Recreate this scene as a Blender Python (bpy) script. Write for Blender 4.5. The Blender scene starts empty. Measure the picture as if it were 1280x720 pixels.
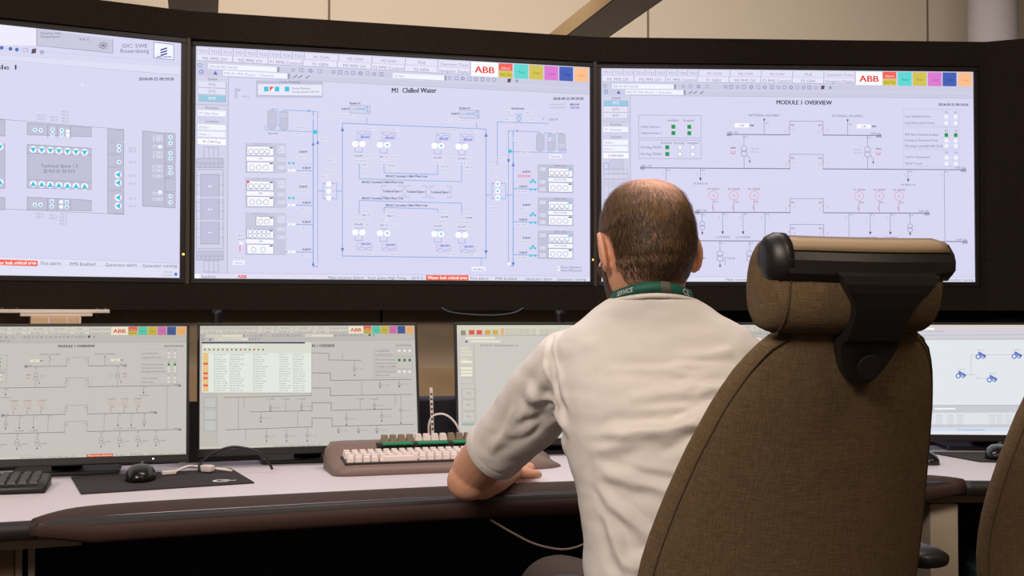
import bpy, bmesh, math, random
import numpy as np
from mathutils import Vector, Matrix
random.seed(7)
S = bpy.context.scene
COL = S.collection
R = math.radians

# ------------------------------------------------------------------ camera, world, lights, exposure
CAM_H = 1.12
FPX = 1500.0
PITCH = math.atan(36 / FPX)
cd = bpy.data.cameras.new('camera'); cd.sensor_width = 36; cd.lens = 36 * FPX / 1280
cam = bpy.data.objects.new('camera', cd); COL.objects.link(cam)
cam.location = (0, 0, CAM_H); cam.rotation_euler = (R(90) + PITCH, 0, 0)
S.camera = cam
S.view_settings.view_transform = 'Standard'; S.view_settings.look = 'None'
S.view_settings.gamma = 1; S.view_settings.use_curve_mapping = False
S.view_settings.exposure = 0.0
w = bpy.data.worlds.new('world'); S.world = w; w.use_nodes = True
w.node_tree.nodes['Background'].inputs[0].default_value = (1, .85, .7, 1)
w.node_tree.nodes['Background'].inputs[1].default_value = 0.16

def area(name, loc, target, sx, sy, power, col):
    d = bpy.data.lights.new(name, 'AREA'); d.shape = 'RECTANGLE'; d.size = sx; d.size_y = sy
    d.energy = power; d.color = col
    o = bpy.data.objects.new(name, d); COL.objects.link(o); o.location = loc
    o.rotation_euler = (Vector(target) - Vector(loc)).to_track_quat('-Z', 'Y').to_euler()
    return o
# ceiling lamps behind the camera and over the far wall
area('ceiling_lamp', (-1.3, -0.6, 2.95), (-.1, 1.4, 0.6), 1.7, .9, 134, (1, .88, .79))
area('ceiling_lamp', (1.7, 0.3, 2.95), (1.2, 1.0, 0.4), 1.0, .6, 30, (1, .82, .64))
area('ceiling_lamp', (.3, 4.9, 3.0), (.2, 6.6, 2.3), 4.2, .3, 52, (1, .89, .78))
area('ceiling_lamp', (.1, 2.75, 2.98), (.1, 2.75, 0), 2.0, .3, 34, (1, .90, .90))

# ------------------------------------------------------------------ materials
def lin(c):
    r = []
    for v in c[:3]:
        v = v / 255.0
        r.append(v / 12.92 if v <= .04045 else ((v + .055) / 1.055) ** 2.4)
    return tuple(r) + (1,)
def mat(name, col, rough=.6, metal=0, spec=.5, noise=0, nscale=30, bump=0, bscale=200, sss=0, stretch=None, sheen=0):
    m = bpy.data.materials.new(name); m.use_nodes = True
    nt = m.node_tree; b = nt.nodes['Principled BSDF']
    b.inputs['Roughness'].default_value = rough; b.inputs['Metallic'].default_value = metal
    b.inputs['Specular IOR Level'].default_value = spec
    c = lin(col); b.inputs['Base Color'].default_value = c
    if sheen: b.inputs['Sheen Weight'].default_value = sheen; b.inputs['Sheen Roughness'].default_value = .5
    if sss:
        b.inputs['Subsurface Weight'].default_value = sss; b.inputs['Subsurface Radius'].default_value = (.02, .008, .004)
        b.inputs['Subsurface Scale'].default_value = .3
    tc = nt.nodes.new('ShaderNodeTexCoord')
    src = tc.outputs['Object']
    if stretch:
        mp = nt.nodes.new('ShaderNodeMapping'); mp.inputs['Scale'].default_value = stretch
        nt.links.new(src, mp.inputs[0]); src = mp.outputs[0]
    if noise or True:
        n = nt.nodes.new('ShaderNodeTexNoise'); n.inputs['Scale'].default_value = nscale; n.inputs['Detail'].default_value = 5
        nt.links.new(src, n.inputs['Vector'])
        mx = nt.nodes.new('ShaderNodeMix'); mx.data_type = 'RGBA'
        k = max(noise, .02)
        mx.inputs[6].default_value = tuple(v * (1 - k) for v in c[:3]) + (1,)
        mx.inputs[7].default_value = tuple(min(1, v * (1 + k)) for v in c[:3]) + (1,)
        nt.links.new(n.outputs['Fac'], mx.inputs[0]); nt.links.new(mx.outputs[2], b.inputs['Base Color'])
    if bump:
        n2 = nt.nodes.new('ShaderNodeTexNoise'); n2.inputs['Scale'].default_value = bscale; n2.inputs['Detail'].default_value = 3
        nt.links.new(src, n2.inputs['Vector'])
        bp = nt.nodes.new('ShaderNodeBump'); bp.inputs['Strength'].default_value = bump; bp.inputs['Distance'].default_value = .002
        nt.links.new(n2.outputs['Fac'], bp.inputs['Height']); nt.links.new(bp.outputs[0], b.inputs['Normal'])
    return m
def weave(name, c1, c2, scale=900, rough=.9, bump=.4, sheen=.0, mottle=.25):
    """woven cloth: crossed fine bands plus broad mottling"""
    m = bpy.data.materials.new(name); m.use_nodes = True
    nt = m.node_tree; b = nt.nodes['Principled BSDF']; b.inputs['Roughness'].default_value = rough
    b.inputs['Specular IOR Level'].default_value = .15
    b.inputs['Sheen Weight'].default_value = sheen
    tc = nt.nodes.new('ShaderNodeTexCoord')
    outs = []
    for st in ((scale, scale, scale * .08), (scale * .08, scale * .08, scale)):
        mp = nt.nodes.new('ShaderNodeMapping'); mp.inputs['Scale'].default_value = st
        nt.links.new(tc.outputs['Object'], mp.inputs[0])
        n = nt.nodes.new('ShaderNodeTexNoise'); n.inputs['Scale'].default_value = 1; n.inputs['Detail'].default_value = 2
        nt.links.new(mp.outputs[0], n.inputs['Vector']); outs.append(n.outputs['Fac'])
    ad = nt.nodes.new('ShaderNodeMath'); ad.operation = 'ADD'
    nt.links.new(outs[0], ad.inputs[0]); nt.links.new(outs[1], ad.inputs[1])
    mr = nt.nodes.new('ShaderNodeMapRange'); mr.inputs[1].default_value = .7; mr.inputs[2].default_value = 1.3
    nt.links.new(ad.outputs[0], mr.inputs[0])
    mx = nt.nodes.new('ShaderNodeMix'); mx.data_type = 'RGBA'
    mx.inputs[6].default_value = lin(c1); mx.inputs[7].default_value = lin(c2)
    nt.links.new(mr.outputs[0], mx.inputs[0]); nt.links.new(mx.outputs[2], b.inputs['Base Color'])
    bp = nt.nodes.new('ShaderNodeBump'); bp.inputs['Strength'].default_value = bump; bp.inputs['Distance'].default_value = .0006
    nt.links.new(mr.outputs[0], bp.inputs['Height']); nt.links.new(bp.outputs[0], b.inputs['Normal'])
    return m
def emis(name, col, s=1):
    m = mat(name, col); b = m.node_tree.nodes['Principled BSDF']
    b.inputs['Emission Color'].default_value = lin(col); b.inputs['Emission Strength'].default_value = s
    return m
M = dict(
    clad=weave('black brown fabric cladding', (33, 26, 21), (46, 37, 30), 700, .95),
    clad_dark=mat('dark recess panel', (16, 14, 14), .9),
    bezel=mat('black plastic', (22, 19, 19), .45),
    bezel_brown=mat('brown black strip', (62, 48, 36), .6),
    wallb=mat('beige wall', (204, 192, 176), .85, noise=.03, nscale=2, bump=.1, bscale=90),
    joint=mat('dark joint', (120, 104, 88), .9),
    lowwall=mat('grey brown wall', (165, 146, 122), .9, noise=.05, nscale=3),
    lowstrip=mat('tan strip', (172, 144, 108), .8, noise=.05),
    floor=mat('grey carpet', (58, 52, 50), .95, noise=.2, nscale=120, bump=.4),
    ceil=mat('ceiling tile', (180, 172, 160), .9),
    beam_side=mat('tan painted steel', (176, 150, 112), .7),
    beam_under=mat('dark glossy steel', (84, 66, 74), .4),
    desk=mat('white laminate', (228, 220, 226), .42, noise=.015, nscale=8),
    edge=mat('black desk edge', (36, 29, 30), .5),
    pad=mat('dark brown moulded pad', (66, 47, 41), .65, 0, .25, noise=.06, nscale=60, bump=.12, bscale=500),
    desktan=mat('tan desk carcass', (112, 92, 64), .6, noise=.04),
    deskgrey=mat('grey brown desk carcass', (146, 132, 116), .55, noise=.03),
    desklight=mat('pale grey brown leg', (196, 182, 160), .55),
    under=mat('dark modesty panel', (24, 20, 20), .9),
    chair=weave('olive brown chair fabric', (90, 74, 54), (120, 98, 72), 640, .95, .3),
    chair2=mat('chair seam thread', (78, 64, 47), .9),
    plast=mat('black moulded plastic', (30, 26, 25), .42, bump=.1, bscale=700),
    plast2=mat('grey steel', (90, 88, 86), .35, metal=.8),
    shirt=mat('white cotton', (232, 225, 218), .9, spec=.15, noise=.02, nscale=14, bump=.35, bscale=60),
    hem=mat('white cotton rib', (232, 225, 218), .9, spec=.15, bump=.5, bscale=400),
    skin=mat('skin', (222, 164, 132), .55, noise=.12, nscale=22, bump=.15, bscale=180, sss=.15),
    trouser=mat('dark trousers', (72, 58, 52), .9, noise=.1),
    shoe=mat('black shoe', (26, 24, 24), .5),
    hair=mat('brown hair', (104, 78, 50), .6, noise=.5, nscale=60, bump=.6, bscale=300),
    beard=mat('dark beard', (78, 56, 44), .8, noise=.3, nscale=300, bump=.6, bscale=600),
    lany=mat('green lanyard ribbon', (22, 92, 74), .6),
    lany2=mat('grey lanyard clasp', (92, 90, 78), .6),
    white=mat('white print', (230, 230, 225), .7),
    eye=mat('eye white', (225, 220, 215), .2), iris=mat('iris', (60, 45, 35), .2), lip=mat('lips', (176, 104, 92), .5),
    kcase=mat('grey brown keyboard case', (128, 106, 98), .5, bump=.1, bscale=600),
    kdark=mat('dark key well', (52, 44, 42), .6),
    kwhite=mat('white keys', (240, 226, 220), .45),
    kbrown=mat('grey brown keys', (140, 122, 102), .5),
    kgreen=emis('green legend strip', (14, 118, 74), .35),
    mouse=mat('black mouse shell', (26, 24, 26), .25),
    mat_=mat('black cloth mat', (48, 40, 44), .85),
    strip=mat('tan plastic strip', (166, 142, 112), .6),
    navy=mat('dark navy plastic', (22, 22, 34), .5),
    cablew=mat('off white cable', (232, 222, 212), .5), cableb=mat('black cable', (18, 17, 19), .4),
    cableg=mat('grey brown cable', (122, 106, 96), .5),
    mount=mat('tan mounting box', (225, 190, 150), .6), mountw=mat('pale metal flange', (235, 222, 205), .5),
    led=emis('yellow indicator', (255, 214, 90), 2.0), ledw=emis('white indicator', (230, 235, 255), 1.2),
    reflection_post=mat('pale blue grey reflection tone', (190, 184, 190), .5),  # tone of the soft wall reflection, put into the base colour
    teal=mat('dark teal metal', (52, 78, 80), .5),
)

def screen_mat(name, strength):
    m = bpy.data.materials.new(name); m.use_nodes = True
    nt = m.node_tree; b = nt.nodes['Principled BSDF']
    b.inputs['Base Color'].default_value = (.02, .02, .022, 1); b.inputs['Roughness'].default_value = .5
    b.inputs['Specular IOR Level'].default_value = .1
    a = nt.nodes.new('ShaderNodeAttribute'); a.attribute_name = 'pix'
    nt.links.new(a.outputs['Color'], b.inputs['Emission Color']); b.inputs['Emission Strength'].default_value = strength
    return m
M['screen'] = screen_mat('lit display picture', 1.05)

# ------------------------------------------------------------------ object helpers
def tag(o, label=None, cat=None, group=None, kind=None):
    if label: o['label'] = label
    if cat: o['category'] = cat
    if group: o['group'] = group
    if kind: o['kind'] = kind
    return o
def thing(name, label, cat, loc=(0, 0, 0), rz=0, group=None):
    o = bpy.data.objects.new(name, None); COL.objects.link(o)
    o.location = loc; o.rotation_euler = (0, 0, rz); o.empty_display_size = .1
    return tag(o, label, cat, group)
def link(name, me, mt, parent=None, smooth=False, loc=(0, 0, 0), rot=(0, 0, 0)):
    if not isinstance(mt, (list, tuple)): mt = [mt]
    if not me.materials:
        for m in mt: me.materials.append(m)
    if smooth:
        me.polygons.foreach_set('use_smooth', [True] * len(me.polygons))
    o = bpy.data.objects.new(name, me); COL.objects.link(o)
    o.parent = parent; o.location = loc; o.rotation_euler = rot
    return o
def fin(bm, name):
    me = bpy.data.meshes.new(name); bm.to_mesh(me); bm.free(); return me
def BM(): return bmesh.new()
def box(bm, x0, x1, y0, y1, z0, z1, bev=0, M4=None, mi=0, seg=2):
    v = [bm.verts.new(p) for p in ((x0, y0, z0), (x1, y0, z0), (x1, y1, z0), (x0, y1, z0), (x0, y0, z1), (x1, y0, z1), (x1, y1, z1), (x0, y1, z1))]
    fs = [bm.faces.new([v[i] for i in f]) for f in ((0, 3, 2, 1), (4, 5, 6, 7), (0, 1, 5, 4), (1, 2, 6, 5), (2, 3, 7, 6), (3, 0, 4, 7))]
    allv = v
    if bev:
        es = list({e for f in fs for e in f.edges})
        r = bmesh.ops.bevel(bm, geom=es, offset=bev, segments=seg, affect='EDGES', profile=.5)
        allv = list({q for f in r['faces'] for q in f.verts} | {q for q in v if q.is_valid})
        fs = list({f for q in allv for f in q.link_faces})
    for f in fs: f.material_index = mi
    if M4 is not None: bmesh.ops.transform(bm, matrix=M4, verts=allv)
    return allv
def tube(bm, pts, r, n=10, mi=0, caps=True):
    """round tube along pts; r number or list"""
    pts = [Vector(p) for p in pts]; k = len(pts)
    rr = r if isinstance(r, (list, tuple)) else [r] * k
    rings = []; prev = None
    for i, p in enumerate(pts):
        t = (pts[min(i + 1, k - 1)] - pts[max(i - 1, 0)]).normalized()
        if prev is None:
            a = Vector((0, 0, 1)) if abs(t.z) < .9 else Vector((1, 0, 0))
            u = t.cross(a).normalized()
        else:
            u = (prev - t * prev.dot(t)).normalized()
        prev = u; v = t.cross(u)
        rings.append([bm.verts.new(p + (u * math.cos(q) + v * math.sin(q)) * rr[i]) for q in [2 * math.pi * j / n for j in range(n)]])
    for a, b in zip(rings, rings[1:]):
        for j in range(n):
            f = bm.faces.new((a[j], a[(j + 1) % n], b[(j + 1) % n], b[j])); f.material_index = mi
    if caps:
        f = bm.faces.new(rings[0][::-1]); f.material_index = mi
        f = bm.faces.new(rings[-1]); f.material_index = mi
def loft(bm, rings, caps=True, mi=0, closed=True):
    R_ = [[bm.verts.new(p) for p in r] for r in rings]
    n = len(R_[0])
    for a, b in zip(R_, R_[1:]):
        for j in range(n if closed else n - 1):
            f = bm.faces.new((a[j], a[(j + 1) % n], b[(j + 1) % n], b[j])); f.material_index = mi
    if caps:
        f = bm.faces.new(R_[0][::-1]); f.material_index = mi
        f = bm.faces.new(R_[-1]); f.material_index = mi
def catmull(pts, n=8):
    P = [Vector(p) for p in pts]; P = [2 * P[0] - P[1]] + P + [2 * P[-1] - P[-2]]
    out = []
    for i in range(1, len(P) - 2):
        for k in range(n):
            t = k / n
            out.append(.5 * ((2 * P[i]) + (P[i + 1] - P[i - 1]) * t + (2 * P[i - 1] - 5 * P[i] + 4 * P[i + 1] - P[i + 2]) * t * t + (3 * P[i] - P[i - 1] - 3 * P[i + 1] + P[i + 2]) * t ** 3))
    out.append(P[-2]); return out
def boxm(name, x0, x1, y0, y1, z0, z1, mt, parent=None, bev=0, loc=(0, 0, 0), rot=(0, 0, 0), smooth=False, seg=2):
    bm = BM(); box(bm, x0, x1, y0, y1, z0, z1, bev, seg=seg)
    return link(name, fin(bm, name), mt, parent, smooth, loc, rot)
def tubem(name, pts, r, mt, parent=None, n=10):
    bm = BM(); tube(bm, pts, r, n); return link(name, fin(bm, name), mt, parent, True)
def evalmesh(o):
    dg = bpy.context.evaluated_depsgraph_get(); dg.update()
    return bpy.data.meshes.new_from_object(o.evaluated_get(dg), depsgraph=dg)
def voxel(bm, size, smooth_it=6, fac=.5):
    """union of closed shapes in bm as one continuous surface"""
    bmesh.ops.recalc_face_normals(bm, faces=bm.faces[:])
    me = fin(bm, 'tmp'); o = bpy.data.objects.new('tmp', me); COL.objects.link(o)
    r = o.modifiers.new('r', 'REMESH'); r.mode = 'VOXEL'; r.voxel_size = size
    if smooth_it:
        s = o.modifiers.new('s', 'SMOOTH'); s.iterations = smooth_it; s.factor = fac
    out = evalmesh(o); bpy.data.objects.remove(o); bpy.data.meshes.remove(me)
    out.materials.clear()
    return out

# ------------------------------------------------------------------ the room (its walls run parallel to the middle display)
RA = R(14.4); ax = Vector((math.cos(RA), math.sin(RA), 0)); ay = Vector((-math.sin(RA), math.cos(RA), 0))
def room(x, y, z=0): return ax * x + ay * y + Vector((0, 0, z))
rot_room = (0, 0, RA)
def struct(name, me_o):
    me_o['kind'] = 'structure'; return me_o
X0, X1, Y0, Y1, CZ = -4.2, 5.6, -2.6, 6.18, 3.06
struct('floor', boxm('floor', X0, X1, Y0, Y1, -.1, 0, M['floor'], rot=rot_room))
struct('ceiling', boxm('ceiling', X0, X1, Y0, Y1, CZ, CZ + .1, M['ceil'], rot=rot_room))
bm = BM(); box(bm, X0, X1, Y1, Y1 + .1, 0, CZ)
for k in range(-2, 4):
    x = .615 + 1.745 * k
    box(bm, x - .006, x + .006, Y1 - .002, Y1 + .01, 0, CZ, mi=1)
struct('w', link('wall_back', fin(bm, 'wall_back'), [M['wallb'], M['joint']], rot=rot_room))
struct('w', boxm('wall_left', X0 - .1, X0, Y0, Y1, 0, CZ, M['wallb'], rot=rot_room))
struct('w', boxm('wall_right', X1, X1 + .1, Y0, Y1, 0, CZ, M['wallb'], rot=rot_room))
struct('w', boxm('wall_front', X0, X1, Y0 - .1, Y0, 0, CZ, M['wallb'], rot=rot_room))
# hanging beams running towards the far wall
for k, (px, py, lab) in enumerate(((.346, 5.47, 'dark ceiling beam slanting above the joint of the middle and right displays'),
                              (-1.3475, 5.05, 'dark ceiling beam end seen above the gap of the left and middle displays'))):
    bx = px * ax.x + py * ax.y
    b = thing('ceiling_beam', lab, 'beam', room(bx, 0, 2.4), RA, 'hanging ceiling beams')
    boxm('side_channel', -.1, .1, -1.5, Y1 - .01, .004, .075, M['beam_side'], b)
    boxm('underside', -.095, .095, -1.5, Y1 - .01, 0, .006, M['beam_under'], b)
    for yy in (-1.2, 1.0, 3.0):
        tubem('hanger_rod', [(0, yy, .074), (0, yy, CZ - 2.4)], .006, M['plast2'], b)
# soft reflection on the far wall, shaped as an added round post
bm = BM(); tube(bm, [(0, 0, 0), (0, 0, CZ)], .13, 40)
c_ = link('reflection_post', fin(bm, 'reflection_post'), M['reflection_post'], None, True, loc=(2.62, 6.5, 0))
tag(c_, 'soft pale wall reflection shaped as a round post above the far right end of the display wall', 'reflection_post')

# ------------------------------------------------------------------ projection used only to lay the flat pictures out on the screens
def ray(px, py):
    f = Vector((0, math.cos(PITCH), math.sin(PITCH))); u = Vector((0, -math.sin(PITCH), math.cos(PITCH)))
    return f + Vector((1, 0, 0)) * ((px - 640) / FPX) + u * ((360 - py) / FPX)

_font = {}
def text_geo(s, bold=0):
    if (s, bold) in _font: return _font[(s, bold)]
    c = bpy.data.curves.new('t', 'FONT'); c.body = s; c.size = 1; c.offset = bold; c.resolution_u = 2
    o = bpy.data.objects.new('t', c); COL.objects.link(o)
    me = evalmesh(o); bpy.data.objects.remove(o)
    v = [(p.co.x, p.co.y) for p in me.vertices]; f = [tuple(p.vertices) for p in me.polygons]
    bpy.data.meshes.remove(me); bpy.data.curves.remove(c)
    _font[(s, bold)] = (v, f); return v, f

class Canvas:
    """flat picture on a screen: x right, z up, origin at the lower left corner"""
    def __init__(s, W, H, O, ex, ey):
        s.W, s.H, s.O, s.ex, s.ey = W, H, Vector(O), Vector(ex), Vector(ey)
        s.n = s.ex.cross(s.ey); s.v, s.f, s.c = [], [], []
        s.m = s.m_px; s.k = None; s.tint = lambda c: c
    def m_px(s, px, py):
        d = ray(px, py); o = Vector((0, 0, CAM_H))
        t = (s.O - o).dot(s.n) / d.dot(s.n); q = o + d * t - s.O
        return q.dot(s.ex), q.dot(s.ey)
    def use_px(s): s.m = s.m_px; s.k = None
    def use_quad(s, x0, y0, x1, y1):
        s.m = lambda px, py: ((px - x0) / (x1 - x0) * s.W, (1 - (py - y0) / (y1 - y0)) * s.H)
        s.k = None
    def sc(s, x, y):
        a = s.m(x, y); b = s.m(x + 1, y); c = s.m(x, y + 1)
        return math.hypot(b[0] - a[0], b[1] - a[1]), math.hypot(c[0] - a[0], c[1] - a[1])
    def raw(s, pts, faces, col, L):
        n = len(s.v); s.v += [(p[0], -.0004 * L - .0001, p[1]) for p in pts]
        s.f += [tuple(i + n for i in f) for f in faces]; c = lin(s.tint(col)); s.c += [c] * len(faces)
    def clip(s, p): return (min(max(p[0], 0), s.W), min(max(p[1], 0), s.H))
    def poly(s, pts, col, L=1):
        q = [s.clip(s.m(*p)) for p in pts]; s.raw(q, [tuple(range(len(q)))], col, L)
    def rect(s, x0, y0, x1, y1, col, L=1, sl=0):
        s.poly([(x0, y0), (x0, y1), (x1, y1 + sl), (x1, y0 + sl)], col, L)
    def full(s, col): s.raw([(0, 0), (s.W, 0), (s.W, s.H), (0, s.H)], [(0, 1, 2, 3)], col, 0)
    def line(s, pts, wd, col, L=2):
        for a, b in zip(pts, pts[1:]):
            k = s.sc(*a)[1] * wd * .72 / 2
            A = Vector(s.clip(s.m(*a))); B = Vector(s.clip(s.m(*b))); d = B - A
            if d.length < 1e-6: continue
            d.normalize(); n = Vector((-d.y, d.x)) * k; e = d * k
            s.raw([A + n - e, A - n - e, B - n + e, B + n + e], [(0, 1, 2, 3)], col, L)
    def frame(s, x0, y0, x1, y1, wd, col, L=2): s.line([(x0, y0), (x1, y0), (x1, y1), (x0, y1), (x0, y0)], wd, col, L)
    def disc(s, x, y, r, col, L=2, n=14):
        s.poly([(x + r * math.cos(2 * math.pi * i / n), y - r * math.sin(2 * math.pi * i / n)) for i in range(n)], col, L)
    def ring(s, x, y, r, wd, col, L=3, n=14, a0=0, a1=360):
        s.line([(x + r * math.cos(R(a0 + (a1 - a0) * i / n)), y - r * math.sin(R(a0 + (a1 - a0) * i / n))) for i in range(n + 1)], wd, col, L)
    def text(s, x0, y, x1, h, t, col=(90, 90, 110), L=3, bold=0.0):
        """baseline at y from x0 to x1 (px), capital height h"""
        v, f = text_geo(t, 0)
        if not v: return
        if bold:
            dx = (x1 - x0) * .0 + h * .09
            s.text(x0 + dx, y, x1 + dx, h, t, col, L, 0); s.text(x0 + dx / 2, y, x1 + dx / 2, h, t, col, L, 0)
        w_ = max(p[0] for p in v) or 1
        P = [s.m(x0 + p[0] / w_ * (x1 - x0), y - p[1] / .7 * h) for p in v]
        s.raw(P, f, col, L)
    def build(s, parent, loc, rot, mt, name='screen'):
        me = bpy.data.meshes.new(name); me.from_pydata(s.v, [], s.f); me.update()
        at = me.color_attributes.new('pix', 'FLOAT_COLOR', 'CORNER')
        arr = []
        for p, c in zip(me.polygons, s.c): arr += list(c) * p.loop_total
        at.data.foreach_set('color', arr)
        # face the viewer
        bm = BM(); bm.from_mesh(me)
        for f in bm.faces:
            if f.normal.y > 0: f.normal_flip()
        bm.to_mesh(me); bm.free()
        return link(name, me, mt, parent, False, loc, rot)

DK = (104, 102, 128); MID = (156, 154, 180); LN = (134, 132, 162); BL = (122, 168, 220)
LAV = (212, 210, 236); PAN = (196, 195, 218); WHT = (238, 238, 252); CY = (60, 190, 215); RED = (232, 84, 70)

def abb(c, x0, y0, x1, y1, L=4):
    c.text(x0, y1, x1, (y1 - y0), 'ABB', (222, 52, 44), L, .02)
def header(c, wide=False):
    """button rows, logo and alarm tiles; coordinates of the right wall display"""
    c.rect(751, 85, 1219, 103, (204, 202, 226), 1)
    for i in range(9):
        x = 752.5 + i * 13.35
        c.rect(x, 86, x + 12.6, 93.6, (218, 216, 238), 2)
        c.line([(x + 12.7, 86.5), (x + 12.7, 93.6)], .6, (150, 148, 175), 3)
        c.text(x + 1.6, 92.2, x + 11, 3.4, 'TS%d%d' % (i // 3 + 1, i % 3 + 1), MID)
    up = ['M1 CHW', 'M2 CHW', 'M3 CHW', 'PUE', 'Operation Trend']
    dn = ['M1 PMS OV', 'M2 PMS OV', 'F1 PMS Control', 'F1 GEN', 'M3 PMS OV', 'F2 PMS Control', 'F2 GEN', 'Navigation Display']
    for i, t in enumerate(up):
        x = 873 + i * 39.3; c.rect(x, 86, x + 38.3, 93.6, (222, 220, 240), 2)
        ww = min(34, 3.1 * len(t)); c.text(x + 19 - ww / 2, 92.2, x + 19 + ww / 2, 3.4, t, (150, 146, 175))
        c.line([(x + 38.5, 86.5), (x + 38.5, 93.6)], .7, (150, 148, 175), 3)
    for i, t in enumerate(dn):
        x = 752.5 + i * 39.6; c.rect(x, 94.6, x + 38.6, 101.8, (226, 224, 243), 2)
        ww = min(36, 3.0 * len(t)); c.text(x + 19.3 - ww / 2, 100.6, x + 19.3 + ww / 2, 3.6, t, (135, 132, 162))
        c.line([(x + 38.8, 95), (x + 38.8, 101.8), (x, 101.8)], .7, (150, 148, 175), 3)
    c.rect(1070, 86, 1103, 103, (250, 248, 252), 2); abb(c, 1074, 91, 1098, 99)
    c.rect(1104, 86, 1121, 94.6, (238, 96, 82), 2); c.rect(1104, 95, 1121, 103.3, (206, 190, 70), 2)
    c.text(1107, 93, 1118, 3, 'Alarm', (250, 230, 225)); c.text(1105.5, 101, 1119.5, 3, 'Alarm / Total', (110, 100, 50))
    for x, col, t, tc in ((1123, (92, 212, 204), 'Manual', (20, 130, 170)), (1142, (206, 190, 80), 'Event', (140, 120, 40)), (1161, (214, 120, 206), 'Local', (170, 70, 160)),
                         (1180, (66, 92, 178), 'Trip', (30, 50, 130)), (1199.6, (244, 186, 136), 'Action', (220, 140, 90))):
        c.rect(x, 86, x + 17.6, 103.6, col, 2); c.text(x + 5, 97, x + 13.5, 3, t, tc)
    # toolbars
    c.rect(751, 103.6, 1219, 119, (200, 199, 222), 1)
    c.rect(764.5, 104.6, 841, 110.4, WHT, 2); c.text(765.5, 109.2, 797, 3, 'SEROR180714A340', MID)
    c.rect(781, 111.6, 853, 117.6, WHT, 2); c.text(782, 116.4, 838, 3, 'PMS M1 PMS Module 1 Overview', MID)
    c.rect(841.5, 104.6, 844, 110.4, (150, 150, 175), 3); c.rect(853.5, 111.6, 856, 117.6, (150, 150, 175), 3)
    c.ring(755.5, 107, 2, .8, (110, 150, 190)); c.ring(757, 114.5, 2, 1.1, (70, 130, 200)); c.poly([(770, 117), (772.5, 112.5), (775, 117)], (80, 110, 190), 3)
    icons = (853, 862, 872, 883, 906, 913, 921, 929, 938, 947, 955, 964, 972, 980, 988, 996, 1004, 1011, 1019)
    if wide:
        cv = lambda v: 751 + (v - 241.5) * .9483
        icons = [cv(v) for v in (356, 366, 377, 388, 405, 413, 421, 429, 438, 447, 455, 464, 550, 559, 567, 576, 584, 592.6, 600, 608)]
        c.rect(cv(478), 104.6, cv(543), 110.4, WHT, 2); c.text(cv(480), 109.2, cv(493), 3, 'No Filter', MID); c.rect(cv(543.6), 104.6, cv(546), 110.4, (150, 150, 175), 3)
    dk = 89 if wide else 0
    for i, x in enumerate(icons):
        q = ((140, 150, 185), (110, 130, 180), (70, 90, 150))[i % 3]
        if i % 2: c.frame(x - 1.8, 104.8, x + 1.8, 108.8, .7, q, 3)
        else: c.ring(x, 107, 1.8, .9, q, 3, 8)
    c.poly([(1026 + dk, 104.5), (1030.5 + dk, 104), (1029.5 + dk, 109), (1025.5 + dk, 109)], (88, 74, 84), 3); c.rect(1036 + dk, 105, 1039 + dk, 108.6, (150, 150, 175), 3)
    for x in (862, 868, 876): c.line([(x - 2, 116), (x + 2, 113)], 1.3, (90, 110, 160), 3)
    c.line([(787, 112), (1219, 112)], .5, (220, 220, 238), 2); c.line([(787, 119), (1219, 119)], .7, (180, 180, 205), 3)
def sidebar(c, names=('PMS', 'EMS', 'BMS'), on=0, field='M1 Overview', big='OVERVIEW'):
    c.rect(751, 119, 787, 346, (206, 205, 228), 1); c.line([(787, 119), (787, 346)], .8, (160, 160, 188), 3)
    c.text(764, 123.6, 775, 3, 'System', DK)
    for i, n in enumerate(names):
        y = 125.4 + i * 7.9
        c.rect(754, y, 784, y + 6.8, (150, 196, 220) if i == on else (222, 221, 240), 2)
        c.line([(754, y + 7), (784, y + 7), (784, y)], .6, (150, 148, 175), 3)
        c.text(765, y + 5, 773, 3.4, n, WHT if i == on else MID)
    c.text(762, 157, 776, 3, 'Function', DK); c.rect(753.5, 158.6, 784, 165, WHT, 2); c.text(755, 163.6, 776, 3, field, MID)
    c.text(762, 172.6, 776, 3, 'Location', DK)
    for y, t in ((174.8, 'Module 1'), (182.8, 'Floor 1')): c.rect(753.5, y, 784, y + 6.4, WHT, 2); c.text(755, y + 5, 766, 3, t, MID)
    c.rect(753.5, 191.4, 784.5, 198, (248, 248, 255), 2); c.text(759, 196.6, 779, 3.6, big, (100, 98, 140))
    c.line([(751, 152), (787, 152)], .6, MID, 3)
def status(c, red=True):
    c.rect(751, 346, 1219, 352.5, (218, 217, 238), 1); c.line([(751, 346), (1219, 346)], .6, (180, 178, 205), 3)
    c.text(905, 351, 950, 3, 'Main incomer failure', DK); c.text(953, 351, 1010, 3, 'Tech space High Temp   56.9 C', DK)
    c.rect(1028, 346.6, 1078, 352.3, (238, 92, 68), 2); c.text(1030, 351, 1076, 3.4, 'Water leak critical area', (255, 240, 235), 3, .01)
    for x0, x1, t in ((1081, 1102, 'Fire alarm'), (1110, 1136, 'PMS Enabled'), (1145, 1178, 'Generator alarm'), (1182, 1217, 'Generator running')):
        c.text(x0, 351, x1, 3, t, DK)
def xfmr(c, x, y0, y1, r=3.6, yc=None):
    yc = yc or (y0 + y1) / 2
    c.line([(x, y0), (x, yc - 2 * r)], .8, LN); c.ring(x, yc - r * .75, r, .8, LN); c.ring(x, yc + r * .75, r, .8, LN)
    c.line([(x, yc + 1.8 * r), (x, y1)], .8, LN); c.text(x - 1.5, y0 + 4, x + 5, 2, 'BRK', MID)
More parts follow.
